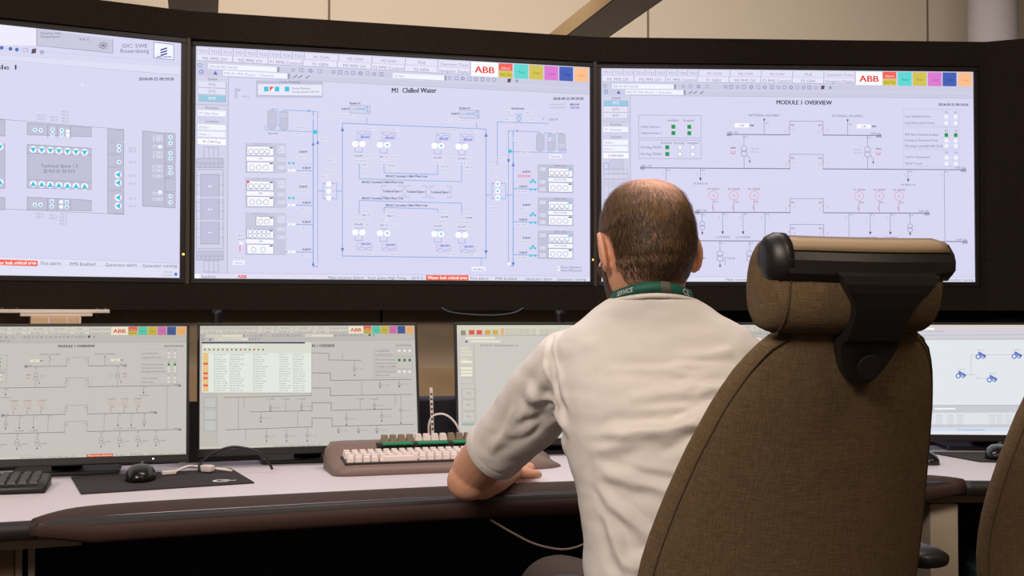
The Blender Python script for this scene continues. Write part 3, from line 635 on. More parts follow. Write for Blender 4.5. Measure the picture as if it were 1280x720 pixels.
def plan(c):
    c.full(LAV); c.use_px()
    T = lambda x0, y, x1, h, t, col=DK, b=0: c.text(x0, y, x1, h, t, col, 3, b)
    c.poly([(-220, 0), (-220, 55), (45, 57), (45, 30)], (232, 230, 246), 1)
    c.poly([(46, 36), (46, 56), (141, 67), (141, 49)], (196, 195, 216), 2); c.line([(46, 36.6), (46, 57), (141, 66.4), (141, 49.4)], .8, (130, 130, 158), 3)
    T(50, 43, 76, 2.8, 'Weather Info', DK); T(50, 47.4, 75, 3, 'Temperature', DK); T(99, 50.6, 112, 2.8, '9.8 C', DK)
    for i in range(8): a = R(i * 45 + 10); c.line([(129, 57), (129 + 6.5 * math.cos(a), 57 + 5 * math.sin(a))], .8, (100, 98, 124), 3); c.ring(129, 57, 4, .6, (110, 108, 134), 3, 8)
    T(152, 59.6, 184, 4.6, 'GIC: SWE', DK); T(150, 66, 186, 4.6, 'Rosersberg', DK)
    c.poly([(192.2, 53), (192.2, 72.6), (217, 75), (217, 55.8)], (238, 240, 252), 2); c.line([(192.2, 53), (192.2, 72.6), (217, 75), (217, 55.8), (192.2, 53)], .8, (44, 56, 140), 3)
    for i in range(3): y = 60.4 + i * 3.4; c.poly([(200.4, y + 1.4), (208.8, y - 1.2), (208.8, y + .6), (200.4, y + 3.2)], (44, 56, 140), 3)
    T(195.5, 72.4, 214, 2.4, 'ERICSSON', (44, 56, 140), .01)
    c.poly([(-220, 55), (-220, 62), (224, 93), (224, 84)], (218, 217, 240), 1); c.line([(-60, 55), (192, 76), (224, 80)], .5, (190, 188, 214), 2); c.line([(-40, 72), (224, 94)], .6, (180, 178, 206), 2)
    for x in (2, 13, 21): c.disc(x, 59.6 + x * .12, 2.4, (70, 110, 180), 3, 10)
    c.frame(29, 60.6, 34.6, 65, .7, MID, 3); c.poly([(40, 61.4), (45.4, 60.6), (44.6, 66.6), (39, 67.2)], (88, 74, 84), 3); c.rect(50, 63, 55, 67.6, (170, 170, 195), 3)
    T(-34, 87, 20, 6, 'Module 1', (58, 56, 84), .004); T(173, 100.6, 217, 3.6, '2018-09-25 09:29:50', (70, 68, 92), .006)
    c.poly([(101, 104), (104.6, 107.4), (102.4, 107.8)], WHT, 3)
    G = (188, 187, 210)
    def blk(x0, y0, x1, y1, s0=0, q=G, fr=True):
        p = [(x0, y0), (x0, y1), (x1, y1 + s0 * .4), (x1, y0 + s0)]
        c.poly(p, q, 2)
        if fr: c.line(p + [p[0]], .7, (140, 138, 162), 3)
    c.line([(-200, 132), (155, 162)], .7, (140, 138, 162), 2); c.line([(-200, 252), (155, 268)], .7, (140, 138, 162), 2)
    blk(-90, 142, 6, 167, 8); blk(-90, 176, 6, 234, 4); blk(-90, 244, 6, 261, 3)
    blk(34, 153.6, 114, 168.6, 6); blk(34, 180.4, 114, 235, 5); blk(34, 246.4, 114, 262, 4)
    for x in (59.4, 71.6, 88): c.line([(x, 155 + (x - 34) * .07), (x, 170.6 + (x - 34) * .05)], .7, (140, 138, 162), 3); c.line([(x, 247 + (x - 34) * .04), (x, 263)], .7, (140, 138, 162), 3)
    c.line([(34, 191.4), (114, 194)], .7, (140, 138, 162), 3); c.line([(34, 224.4), (114, 228)], .7, (140, 138, 162), 3)
    def tri(x, y, d, r=3.6):
        c.disc(x, y, r + .8, (240, 242, 254), 3, 12)
        P = {'d': [(x - r, y - r * .6), (x, y + r), (x + r, y - r * .6)], 'u': [(x - r, y + r * .8), (x + r, y + r * .8), (x, y - r)], 'l': [(x - r, y), (x + r * .7, y + r), (x + r * .7, y - r)]}[d]
        c.poly(P, CY, 4)
    for i in range(7): tri(41.4 + i * 10.7, 186.8 + i * .6, 'd'); tri(41.4 + i * 10.7, 230 + i * .55, 'u')
    for x in (0, -11, -22): tri(x, 183.4, 'd'); tri(x, 228, 'u')
    for x, y in ((43.6, 162.4), (51, 163), (65.6, 162), (65.6, 168), (77, 162.8), (77, 168.4)): tri(x, y, 'd', 1.9)
    for x, y in ((43.4, 256), (50.6, 256), (64.6, 251.6), (64.6, 258), (83.4, 252.6), (83.4, 259)): tri(x, y, 'u', 1.9)
    for x, y in ((84.6, 164), (84.6, 169), (76.4, 252.4), (76.4, 258.6)): c.disc(x, y, 2.5, (244, 244, 255), 4)
    T(51, 209.4, 97, 4.2, 'Technical Space 1.3', (110, 108, 134)); T(54, 216, 93, 4.2, 'SE RO 01 00 013', (110, 108, 134))
    for y0, y1 in ((161.6, 176), (177.4, 192), (193, 208), (209, 237), (238, 267)): blk(134.6, y0, 154.6, y1, 1)
    for y in (182.6, 188, 202.6): tri(148.6, y, 'l', 1.9)
    for y in (218.4, 228.6, 247, 257.4): tri(147.6, y, 'l', 3.6)
    blk(178, 163.6, 206, 257.8, 3); 
    for y0, y1 in ((166, 185.4), (186.4, 204), (205, 221.6), (222.4, 239.6), (240.4, 259.4)): blk(206, y0, 219, y1, 1)
    for y in (171.6, 179, 191.4, 198, 209.6, 216, 245.4, 253): tri(213, y, 'l', 1.8)
    for y, t in ((151, 3), (256, 4)):
        pass
    for x, y, n in ((46, 146, 2), (62, 148, 2), (76, 141, 4), (44, 268.6, 2), (61, 270.4, 2), (74, 269, 4)):
        for i in range(n): T(x, y + i * 4, x + 10, 2.6, '19.2 C', (150, 148, 170))
    for y in (187, 190.6, 204, 221, 230.6, 249.6, 259): T(160, y, 170, 2.6, '19.1 C', (150, 148, 170))
    for y in (172, 176, 184, 192, 197, 209, 214, 221, 243, 250):
        c.rect(191, y - 2.6, 203, y + 1, (216, 215, 234), 3); c.text(192, y + .6, 202, 2.4, '20.1 C', (140, 138, 162), 4)
    for y in (183.6, 240): c.disc(200, y, 2.3, (244, 244, 255), 4)
    c.poly([(-200, 312), (-200, 346), (224, 350), (224, 330)], (220, 219, 240), 1); c.line([(-200, 313), (224, 329.4)], .6, (184, 182, 208), 3)
    c.poly([(-12, 324), (-12, 331), (47, 332.8), (47, 326)], (240, 92, 68), 2); c.text(-11, 330.4, 45, 4.2, 'Water leak critical area', (255, 240, 235), 4, .006)
    T(51, 331, 76, 4, 'Fire alarm'); T(87, 332, 119, 4, 'PMS Enabled'); T(131.6, 333, 171, 4, 'Generator alarm'); T(178, 334, 221, 4, 'Generator running')
    c.line([(-200, 326), (224, 334.6)], .5, (190, 188, 214), 2); T(204, 341.4, 215, 2.4, '9:29 AM', MID); T(203, 345.4, 216, 2.4, '9/25/2018', MID); c.rect(218, 341, 221.4, 344.6, (50, 120, 200), 3)

CREAM = lambda c: (c[0] * .90, c[1] * .885, c[2] * .765)
def scatter_rows(c, x0, x1, y0, y1, n, cols, col=(150, 148, 150)):
    for i in range(n):
        y = y0 + (y1 - y0) * (i + .7) / n
        for a, b in cols: c.text(a, y, b - random.uniform(0, (b - a) * .3), 1.8, random.choice(['2018-09-25 09:28', 'SE RO 01 alarm', 'Chilled water', 'Breaker open', 'Supply fail']), col)
def alarmlist(c):
    c.tint = CREAM; c.full(LAV); c.use_quad(751, 85, 1219, 352); header(c, True); sidebar(c); status(c); c.use_px()
    c.tint = lambda q: (q[0] * .93, q[1] * .94, q[2] * .86)
    T = lambda x0, y, x1, h, t, col=DK, b=0, L=3: c.text(x0, y, x1, h, t, col, L, b)
    T(388, 434, 418, 3.6, 'ULE 1 OVERVIEW', (84, 80, 90), .012); T(494, 433, 514, 2.4, '2018-09-25 09:29:50')
    B = (128, 124, 132)
    def bus(pts, w_=.9): c.line(pts, w_, B, 3)
    bus([(390, 441), (411, 442), (411, 450), (451, 450.6)]); bus([(390, 466), (413, 466.6), (413, 475.6), (514, 474.4)], 1)
    bus([(390, 485), (413, 485), (413, 494.6), (515, 493)], 1); bus([(280, 497), (389, 494.6), (389, 486)], 1)
    bus([(312, 515), (390, 513.4), (390, 503.4), (414, 503.4), (414, 513), (489, 511.4)], 1); bus([(282, 537.4), (390, 533.6), (390, 522.6), (415, 522.4), (415, 533), (517, 530.4)], 1)
    for x, y0, y1 in ((428, 442, 450), (443, 451, 470), (452, 475, 494), (475, 475, 485), (499, 475, 484), (372, 514, 534), (433, 513, 532), (298, 498, 537), (305, 498, 508), (338, 503, 514), (357, 502, 514), (377, 501, 513), (450, 500, 512), (468, 500, 512), (326, 515, 528), (477, 512, 527), (494, 494, 506), (501, 494, 530), (307, 537, 550), (333, 537, 552), (358, 536, 552), (384, 535, 552), (423, 533, 541), (448, 533, 541), (471, 532, 541)):
        c.line([(x, y0), (x, y1)], .6, B, 3)
        if random.random() < .6: c.ring(x, (y0 + y1) / 2 + 1, 1.8, .6, B, 3, 8); c.poly([(x - 1.2, y1 - 1.5), (x + 1.2, y1 - 1.5), (x, y1 + 1)], DK, 3); c.text(x + 3, (y0 + y1) / 2 + 2, x + 12, 1.7, 'M1-TR01', MID)
    for x in (338, 357, 377, 450, 468): T(x - 5, 499.6, x + 5, 1.6, 'M1 GEN0')
    for x0, y0, x1, y1 in ((467, 436, 515, 445), (467, 446, 515, 461), (467, 462, 515, 472)): c.frame(x0, y0, x1, y1, .5, (170, 168, 176), 3)
    for y, t in ((439.6, 'Load Shedding'), (444, 'Load Restoration'), (450.6, 'PMS Auto Functions'), (455, 'Running on Generator'), (459, 'Running in parallel'), (465.6, 'Call For Generation'), (470, 'Ready To Load')): T(469, y, 469 + len(t) * 1.35, 2, t)
    for x in (499, 505.6, 512): c.rect(x - 1.6, 448.6, x + 1.6, 451.8, (60, 120, 70), 3); c.rect(x - 1.6, 437, x + 1.6, 440, WHT, 3); c.rect(x - 1.6, 463, x + 1.6, 466, WHT, 3)
    for y in (497, 512, 526): c.rect(255.6, y, 270, y + 12.6, (202, 200, 214), 3); c.frame(255.6, y, 270, y + 12.6, .5, MID, 4)
    # floating alarm window
    c.rect(251.6, 427.6, 389.6, 491.6, (226, 226, 230), 5); c.rect(252, 427.8, 381, 429.6, (64, 56, 104), 6)
    c.rect(255, 431.4, 311, 434.4, WHT, 6); c.frame(251.6, 427.6, 389.6, 491.6, .5, (150, 148, 156), 7)
    for i in range(14): c.disc(256 + i * 5.6, 437.2, 1.2, ((150, 110, 60), (110, 110, 120), (190, 80, 60))[i % 3], 6, 8)
    c.rect(261, 441.6, 388.6, 490, (236, 240, 252), 6)
    for i in range(16):
        y = 441.6 + i * 3
        c.rect(254, y, 260, y + 2.6, (238, 90, 76) if i in (4, 8, 10, 13) else (246, 196, 122), 7)
        for a, b in ((267, 281), (287, 301), (316, 330), (349, 360), (366, 379)): c.text(a, y + 2.4, b + random.uniform(-3, 4), 1.6, random.choice(['2018-09-25', 'SE RO 01 00', 'Chilled Water', 'Disabled', 'Breaker trip']), (140, 150, 160), 7)
    c.text(282, 564 - .8, 290, 2.4, 'ABB', (232, 60, 50), 6, .03)
def editor(c):
    c.tint = lambda q: (q[0] * .93, q[1] * .92, q[2] * .79); c.full(LAV); c.use_px()
    c.rect(560, 405, 860, 418, (222, 220, 232), 1, -1)
    c.rect(576, 413, 582, 419, (150, 148, 150), 2)
    for x, q in ((586, (232, 92, 84)), (595.6, (232, 92, 84)), (606, (222, 170, 90)), (615.6, (214, 180, 100))): c.rect(x, 412.6, x + 7, 418.4, q, 3)
    for i in range(4): c.rect(625.6, 411 + i * 2, 630, 412.6 + i * 2, (240, 176, 120), 3); 
    for i in range(4):
        c.text(631, 412.6 + i * 2, 670, 1.4, '2018-09-25 09:29:50 Alarm state', MID); c.text(675, 412.6 + i * 2, 700, 1.4, 'Disable 0 of 12', MID)
    c.rect(582, 421, 619, 424, WHT, 2); c.rect(588, 425.4, 626, 428.2, WHT, 2); c.disc(583, 427, 1.5, (120, 90, 160), 3)
    c.text(600, 433, 648, 2.4, 'SE RO 01 00 Distribution 01', DK); c.line([(592, 420), (860, 419)], .5, MID, 2)
    c.line([(592, 431), (596, 545)], .6, MID, 3)
    for y, w_ in ((434, 10), (438, 14), (442, 14), (448, 10)): c.rect(576, y, 576 + w_, y + 3, (226, 225, 236), 2)
    for y in (451, 459, 463.4, 467.6): c.rect(576, y, 590, y + 3, (246, 246, 252), 2)
    c.frame(577, 472, 591, 480, .5, MID, 3)
    for y in (485.6, 500, 514.6): c.frame(577.6, y, 593, y + 13, .6, (160, 158, 168), 3); c.text(583, y + 7, 588, 2, 'TS1', DK)
    for i in range(6): c.rect(577 + i * 3, 529, 579.4 + i * 3, 532, (150, 180, 196), 3)
def plainlist(c):
    c.tint = CREAM; c.full(LAV); c.use_quad(751, 85, 1219, 352); header(c); sidebar(c); status(c)
    scatter_rows(c, 800, 1200, 130, 340, 30, ((800, 860), (880, 960), (990, 1060), (1090, 1160)))
def network(c):
    c.tint = lambda q: (q[0] * .985, q[1] * .99, q[2] * .985); c.full((224, 227, 233)); c.use_px()
    c.rect(1090, 402, 1420, 412, (214, 204, 200), 1); c.rect(1090, 412, 1420, 425, (206, 204, 214), 1)
    c.rect(1118, 410, 1168, 412.4, (246, 246, 252), 2); c.line([(1090, 419.4), (1420, 418)], .6, MID, 2); c.line([(1090, 424.6), (1420, 423)], .6, MID, 2)
    for i in range(6): c.text(1134 + i * 8, 415, 1140 + i * 8, 1.8, 'File', MID)
    def node(x, y):
        q = (72, 104, 190)
        c.ring(x - 3.6, y + 2, 2.6, 1.5, q, 4, 10); c.ring(x + 2.6, y + 1.4, 2.6, 1.3, q, 4, 10); c.poly([(x - 2, y - 4), (x + .6, y - 3), (x + 4, y + 2), (x + 1, y + 1)], q, 5); c.poly([(x + 3, y - 1.6), (x + 7, y + 1.4), (x + 3, y + 3)], q, 5); c.poly([(x - 4, y - 3), (x - 2, y - 4.6), (x, y), (x - 2, y)], (90, 120, 205), 5)
        c.text(x - 5, y - 5.6, x + 5, 1.8, 'Controller', MID)
    c.line([(1220, 443.6), (1320, 443.6)], .5, MID, 3); c.line([(1213.6, 444), (1213.6, 468.6), (1200, 468.6)], .5, MID, 3); c.line([(1213.6, 468.6), (1220, 468.6), (1220, 473), (1240, 473)], .5, MID, 3); c.line([(1213.6, 444), (1226, 444)], .5, MID, 3)
    for p in ((1226, 444), (1271, 443.6), (1201, 468), (1240, 473), (1318, 444)): node(*p)
    c.rect(1090, 506.6, 1420, 516, (196, 198, 206), 2); c.rect(1168, 510, 1194, 512, (240, 240, 246), 3); c.line([(1090, 506.6), (1420, 506.6)], .7, MID, 4)
    for i in range(5):
        c.line([(1090, 518 + i * 3), (1420, 518 + i * 3)], .5, (190, 192, 200), 3)
        for x in (1170, 1184, 1196, 1236, 1246, 1256): c.text(x, 520 + i * 3, x + 8, 1.6, 'Online', (160, 162, 172))
    c.rect(1090, 530.6, 1420, 534.6, (198, 200, 206), 3); c.rect(1090, 535, 1420, 539, (206, 216, 234), 3); c.text(1196, 538, 1230, 1.8, 'Connected', (80, 130, 190), 4)

# ------------------------------------------------------------------ display wall
DW, DH = 1.328, .747; ZB = 1.243
DISP = [((-2.232, 3.187), 27.4, plan, 'left wall display showing the grey room plan with rows of cyan triangles'),
        ((-1.0156, 3.837), 14.4, chilled, 'middle wall display showing the blue chilled water pipe diagram'),
        ((.312, 4.181), 2.76, overview, 'right wall display showing the module overview, behind the seated person')]
for (ox, oy), deg, fn, lab_ in DISP:
    a = R(deg); ex = Vector((math.cos(a), math.sin(a), 0)); O = Vector((ox, oy, ZB)); mid = O + ex * DW / 2
    t = thing('wall_display', lab_, 'display', mid, a, 'large displays of the display wall')
    c = Canvas(DW, DH, O, ex, (0, 0, 1))
    if fn is overview: c.use_quad(751, 85, 1219, 352.2)
    fn(c); c.build(t, (-DW / 2, 0, 0), (0, 0, 0), M['screen'])
    bm = BM(); e = .017
    box(bm, -DW / 2 - e, DW / 2 + e, -.006, .05, DH, DH + e, .002); box(bm, -DW / 2 - e, DW / 2 + e, -.006, .05, -e, 0, .002)
    box(bm, -DW / 2 - e, -DW / 2, -.006, .05, 0, DH, .002); box(bm, DW / 2, DW / 2 + e, -.006, .05, 0, DH, .002)
    link('bezel', fin(bm, 'bezel'), M['bezel'], t)
    boxm('housing', -DW / 2 - .01, DW / 2 + .01, .003, .07, -.01, DH + .01, M['bezel'], t)
    if fn is not overview: boxm('indicator_light', DW / 2 + .007, DW / 2 + .013, -.009, -.004, .072, .078, M['led'], t)

P = [(-2.85, 2.80), (-1.034, 3.815), (.288, 4.173), (1.679, 4.247), (2.6, 3.845)]   # wall line seen from above
def seg_frame(i): 
    a = Vector(P[i]).to_3d(); b = Vector(P[i + 1]).to_3d(); return a, (b - a).length, math.atan2(b.y - a.y, b.x - a.x)
sur = thing('display_surround', 'black brown fabric cladding framing the row of wall displays', 'cladding', (0, 0, 1.142))
ZT = 2.095
for i in range(4):
    a, L_, an = seg_frame(i)
    loc = (a.x, a.y, 0)
    if i < 3:
        boxm('upper_panel', 0, L_, -.012, .085, ZB + DH + .018 - 1.142, ZT - 1.142, M['clad'], sur, loc=loc, rot=(0, 0, an))
        boxm('lower_panel', 0, L_, -.012, .085, 0, ZB - .018 - 1.142, M['clad'], sur, loc=loc, rot=(0, 0, an))
    else:
        boxm('end_panel', 0, L_, -.012, .085, 0, ZT - 1.142, M['clad'], sur, loc=loc, rot=(0, 0, an))
# brown strips between neighbouring displays
for x, y, a_ in ((-1.034, 3.815, 20), (.288, 4.171, 8)):
    boxm('joint_strip', -.006, .006, -.012, .06, ZB - .018 - 1.142, ZB + DH + .018 - 1.142, M['bezel_brown'], sur, loc=(x, y, 0), rot=(0, 0, R(a_)))
boxm('edge_strip', 0, .035, -.012, .085, ZB - .018 - 1.142, ZB + DH + .018 - 1.142, M['clad'], sur, loc=(1.657, 4.2465, 0), rot=(0, 0, R(2.76)))
# wall carrying the displays, below and behind them
bm = BM()
for i in range(4):
    a, L_, an = seg_frame(i); T4 = Matrix.Translation((a.x, a.y, 0)) @ Matrix.Rotation(an, 4, 'Z')
    k = 1 if i >= 2 else 0
    box(bm, -.08, L_ + .08, .10, .16, 0, 1.98, M4=T4, mi=k)
    if i < 2:
        box(bm, 0, L_, .085, .10, .845, .945, M4=T4, mi=2); box(bm, 0, L_, .085, .10, .1, .845, M4=T4, mi=1)
        if i == 1: box(bm, .635, .641, .096, .10, .945, 1.2, M4=T4, mi=1)
o = link('wall_middle', fin(bm, 'wall_middle'), [M['lowwall'], M['clad_dark'], M['lowstrip']]); o['kind'] = 'structure'

# mounting box hanging under the left display
t = thing('mounting_bracket', 'tan mounting box on a pale metal rail hanging under the left wall display', 'bracket', (-1.36, 3.58, 1.085), R(24))
boxm('rail', -.17, .15, -.03, .03, .046, .057, M['mountw'], t, .002)
boxm('flange', -.10, .10, -.04, .04, .036, .045, M['mountw'], t, .002)
boxm('box', -.072, .068, -.045, .04, -.07, .036, M['mount'], t, .003)
for x in (-.022, .028, .064): boxm('divider', x - .0025, x + .0025, -.048, -.044, -.07, .035, M['mountw'], t)
for x in (-.15, -.11, .115, .138): tubem('bolt', [(x, -.02, .034), (x, -.02, .062)], .005, M['plast2'], t, 8)
# corrugated hoses and dropping cable under the middle display
for x, y, lab_ in ((-.915, 3.72, 'black corrugated hose dropping behind the second desktop monitor from the left'), (.158, 4.02, 'black corrugated hose dropping behind the raised left shoulder of the person')):
    z = [1.142 - i * .012 for i in range(30)]
    h = tubem('cable_hose', [(x, y, q) for q in z], [.019 if i % 2 else .013 for i in range(30)], M['cableb'])
    tag(h, lab_, 'hose', 'corrugated hoses under the displays')
tag(tubem('cable', catmull([(-.235, 3.96, 1.148), (-.19, 3.965, 1.131), (-.08, 3.99, 1.123), (.0, 4.01, 1.13), (.04, 4.02, 1.148)]), .006, M['cableb']),
    'black cable sagging in a shallow loop from the cladding under the middle display', 'cable')

# ------------------------------------------------------------------ console desk
F = [(-2.3, 1.60), (-1.5, 1.925), (-.92, 2.16), (-.86, 2.185), (-.778, 2.222), (-.485, 2.342), (-.15, 2.470), (.141, 2.556), (.5, 2.64), (.9, 2.695), (1.008, 2.712), (1.074, 2.707), (1.6, 2.66), (2.5, 2.44)]
Bk = [(-2.5, 2.40), (-1.7, 2.66), (-1.2, 2.90), (-.9, 3.02), (-.6, 3.13), (-.3, 3.24), (0, 3.34), (.3, 3.42), (.6, 3.46), (.9, 3.47), (1.2, 3.46), (1.5, 3.44), (1.9, 3.38), (2.7, 3.2)]
def smooth2(pts, n): return [(p.x, p.y) for p in catmull([(a, b, 0) for a, b in pts], n)]
Fs, Bs = smooth2(F, 5), smooth2(Bk, 5)
ZD = .75
desk = thing('console_desk', 'curved console desk with a white top and dark moulded front edge under the desktop monitors', 'desk', (0, 0, 0))
def slab(bm, A, B, z0, z1, mi=0):
    for i in range(len(A) - 1):
        pass
    rings = [[(a[0], a[1], z0), (a[0], a[1], z1), (b[0], b[1], z1), (b[0], b[1], z0)] for a, b in zip(A, B)]
    loft(bm, rings, mi=mi)
bm = BM(); ol = Fs + Bs[::-1]
lo_ = [bm.verts.new((x, y, ZD - .03)) for x, y in ol]; hi_ = [bm.verts.new((x, y, ZD)) for x, y in ol]
bm.faces.new(lo_[::-1]); bm.faces.new(hi_)
for i in range(len(ol)): j = (i + 1) % len(ol); bm.faces.new((lo_[i], lo_[j], hi_[j], hi_[i]))
bmesh.ops.recalc_face_normals(bm, faces=bm.faces[:]); link('worktop', fin(bm, 'worktop'), M['desk'], desk)
def offs(pts, d):
    out = []
    for i, p in enumerate(pts):
        a = Vector(pts[max(i - 1, 0)]); b = Vector(pts[min(i + 1, len(pts) - 1)]); t_ = (b - a).normalized()
        out.append((p[0] - t_.y * d, p[1] + t_.x * d))
    return out
bm = BM()
A0 = offs(Fs, .002); A1 = offs(Fs, -.012)
rings = [[(a[0], a[1], ZD + .0015), (b[0], b[1], ZD - .003), (b[0], b[1], ZD - .030), (a[0], a[1], ZD - .034)] for a, b in zip(A0, A1)]
loft(bm, rings); bmesh.ops.recalc_face_normals(bm, faces=bm.faces[:]); link('edge_trim', fin(bm, 'edge_trim'), M['edge'], desk, True)
# padded arm rest edge
def resample(pts, n):
    P_ = [Vector((a, b)) for a, b in pts]; L = [0]
    for a, b in zip(P_, P_[1:]): L.append(L[-1] + (b - a).length)
    out = []; j = 0
    for i in range(n):
        s = L[-1] * i / (n - 1)
        while j < len(L) - 2 and L[j + 1] < s: j += 1
        q = (s - L[j]) / (L[j + 1] - L[j]); out.append(P_[j].lerp(P_[j + 1], q))
    return out
lipc = [(-.868, 2.168), (-.84, 2.178), (-.778, 2.205), (-.62, 2.270), (-.485, 2.324), (-.15, 2.452), (.141, 2.538), (.5, 2.622), (.9, 2.678), (1.015, 2.695)]
bndc = [(-.866, 2.186), (-.862, 2.235), (-.845, 2.285), (-.80, 2.335), (-.70, 2.388), (-.508, 2.463), (-.138, 2.590), (.142, 2.671), (.5, 2.745), (.85, 2.785), (.96, 2.77), (1.0, 2.745), (1.016, 2.712)]
NP = 90
lip = resample(smooth2(lipc, 6), NP)
bs = smooth2(bndc, 6)
# match boundary points to the lip by direction across the pad
bnd = resample(bs, NP)
rings = []
for i in range(NP):
    l, b = lip[i], bnd[i]; d = (b - l)
    end = min(1, i / 5, (NP - 1 - i) / 5)
    prof = [(1.0, .0005), (.97, .004), (.85, .008), (.55, .007), (.25, .000), (.08, -.008), (.0, -.017), (-.005, -.030), (.01, -.042), (.08, -.048), (.3, -.046), (1.0, -.032)]
    rings.append([(l.x + d.x * u, l.y + d.y * u, ZD + .001 + h * (.55 + .45 * end)) for u, h in prof])
bm = BM(); loft(bm, rings); bmesh.ops.recalc_face_normals(bm, faces=bm.faces[:])
link('edge_pad', fin(bm, 'edge_pad'), M['pad'], desk, True)['label'] = 'dark brown moulded arm rest along the front edge'
Fr = smooth2([(-2.3, 1.6), (-1.2, 2.045), (-.5, 2.335), (.141, 2.556), (.9, 2.69), (1.6, 2.665), (2.5, 2.45)], 6)
# carcass: underside rail, leg panels, modesty panel
bm = BM(); slab(bm, offs(Fr, .07), offs(Fr, .30), ZD - .055, ZD - .031); bmesh.ops.recalc_face_normals(bm, faces=bm.faces[:]); link('under_rail', fin(bm, 'under_rail'), M['deskgrey'], desk)
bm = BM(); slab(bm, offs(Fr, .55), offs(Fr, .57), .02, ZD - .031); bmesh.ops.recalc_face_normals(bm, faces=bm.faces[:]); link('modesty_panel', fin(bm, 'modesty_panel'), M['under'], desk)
for x, y, an, w_, mt in ((-1.022, 2.215, 22, .20, 'desktan'), (.985, 2.745, 3, .065, 'desklight'), (-2.1, 1.80, 22, .1, 'desktan'), (2.2, 2.62, -13, .1, 'deskgrey')):
    boxm('leg_panel', -w_ / 2, w_ / 2, 0, .42, 0, ZD - .056, M[mt], desk, .003, loc=(x, y, 0), rot=(0, 0, R(an)))
for x, y, an, l in ((-.955, 2.172, 22, .34), (1.07, 2.745, 0, .24)):
    boxm('corner_bracket', -l / 2, l / 2, 0, .06, ZD - .054, ZD - .036, M['deskgrey'], desk, .003, loc=(x, y, 0), rot=(0, 0, R(an)))
for x, y in ((-.925, 2.262), (-.905, 2.272)): boxm('leg_strip', -.006, .006, 0, .02, 0, ZD - .056, M['deskgrey'], desk, loc=(x, y, 0), rot=(0, 0, R(22)))
# cable hanging under the desk edge
tag(tubem('cable', catmull([(-.045, 2.47, .704), (0, 2.47, .678), (.05, 2.48, .652), (.11, 2.49, .640), (.16, 2.5, .655), (.20, 2.5, .69), (.22, 2.51, .712)]), .0022, M['cableg'], None, 8),
    'thin pale cable drooping under the desk edge beside the person', 'cable')
tag(boxm('computer_case', -.10, .10, 0, .36, 0, .53, M['teal'], None, .006, loc=(1.18, 2.80, 0), rot=(0, 0, R(-4))), 'dark teal computer case on the floor beneath the right end of the desk', 'computer')

# ------------------------------------------------------------------ desktop monitors
MW, MH = .541, .305; TILT = R(10)
def desk_monitor(x, y, deg, fn, label, quad=None, zb=.797):
    """x,y: lower left corner of the picture"""
    a = R(deg); ex = Vector((math.cos(a), math.sin(a), 0)); nb = Vector((-math.sin(a), math.cos(a), 0))
    O = Vector((x, y, zb)); base = O + ex * MW / 2
    t = thing('desktop_monitor', label, 'monitor', (base.x, base.y, ZD), a, 'desktop monitors along the console desk')
    ey = nb * math.sin(TILT) + Vector((0, 0, math.cos(TILT)))
    c = Canvas(MW, MH, O, ex, ey)
    if quad: c.use_quad(*quad)
    fn(c); rot = (-TILT, 0, 0); z = zb - ZD
    c.build(t, (-MW / 2, 0, z), rot, M['screen'])
    bm = BM(); e = .0065; lo = .017
    box(bm, -MW / 2 - e, MW / 2 + e, -.004, .018, MH, MH + e, .0015); box(bm, -MW / 2 - e, MW / 2 + e, -.004, .018, -lo, 0, .0015)
    box(bm, -MW / 2 - e, -MW / 2, -.004, .018, 0, MH, .0015); box(bm, MW / 2, MW / 2 + e, -.004, .018, 0, MH, .0015)
    link('bezel', fin(bm, 'bezel'), M['bezel'], t, loc=(0, 0, z), rot=rot)
    bm = BM(); box(bm, -MW / 2 - .005, MW / 2 + .005, .004, .028, -.014, MH + .005, .004); box(bm, -.15, .15, .028, .05, .06, .24, .01)
    link('back_shell', fin(bm, 'back_shell'), M['bezel'], t, loc=(0, 0, z), rot=rot)
    boxm('indicator_light', MW * .36, MW * .36 + .004, -.006, -.003, -.010, -.007, M['ledw'], t, loc=(0, 0, z), rot=rot)
    boxm('stand_neck', -.035, .035, .085, .105, .01, .26, M['bezel'], t, .004)
    boxm('stand_foot', -.12, .12, .03, .20, 0, .012, M['bezel'], t, .005)
    return t
Q3 = (751, 85, 1219, 352.2)
def ov_cream(c): c.tint = CREAM; overview(c)
desk_monitor(-1.288, 2.686, 15.5, ov_cream, 'leftmost desktop monitor showing a cream module overview diagram behind the mat and mouse', Q3)
desk_monitor(-.762, 2.935, 15.4, alarmlist, 'desktop monitor with an alarm list window open, left of the large keyboard')
desk_monitor(-.140, 3.165, 9, editor, 'desktop monitor with red and orange squares at its top, partly behind the person')
desk_monitor(.452, 3.30, 3, plainlist, 'desktop monitor almost fully hidden behind the person and the tall chair')
desk_monitor(1.052, 3.31, -4, network, 'desktop monitor showing blue icons joined by thin lines, right of the tall chair')

# ------------------------------------------------------------------ things on the desk
def keycap(w_, d_, h_):
    bm = BM(); t_ = .74
    z = h_
    lo = [(-w_ / 2, -d_ / 2, 0), (w_ / 2, -d_ / 2, 0), (w_ / 2, d_ / 2, 0), (-w_ / 2, d_ / 2, 0)]
    hi = [(-w_ / 2 * t_, -d_ / 2 * t_ + .001, z), (w_ / 2 * t_, -d_ / 2 * t_ + .001, z), (w_ / 2 * t_, d_ / 2 * t_ + .001, z * 1.05), (-w_ / 2 * t_, d_ / 2 * t_ + .001, z * 1.05)]
    loft(bm, [lo, hi]); return fin(bm, 'key')
kb = thing('operator_keyboard', 'wide grey brown keyboard with white keys and green strips by the elbow', 'keyboard', (-.410, 2.776, ZD), R(17))
KW, KD = .565, .195
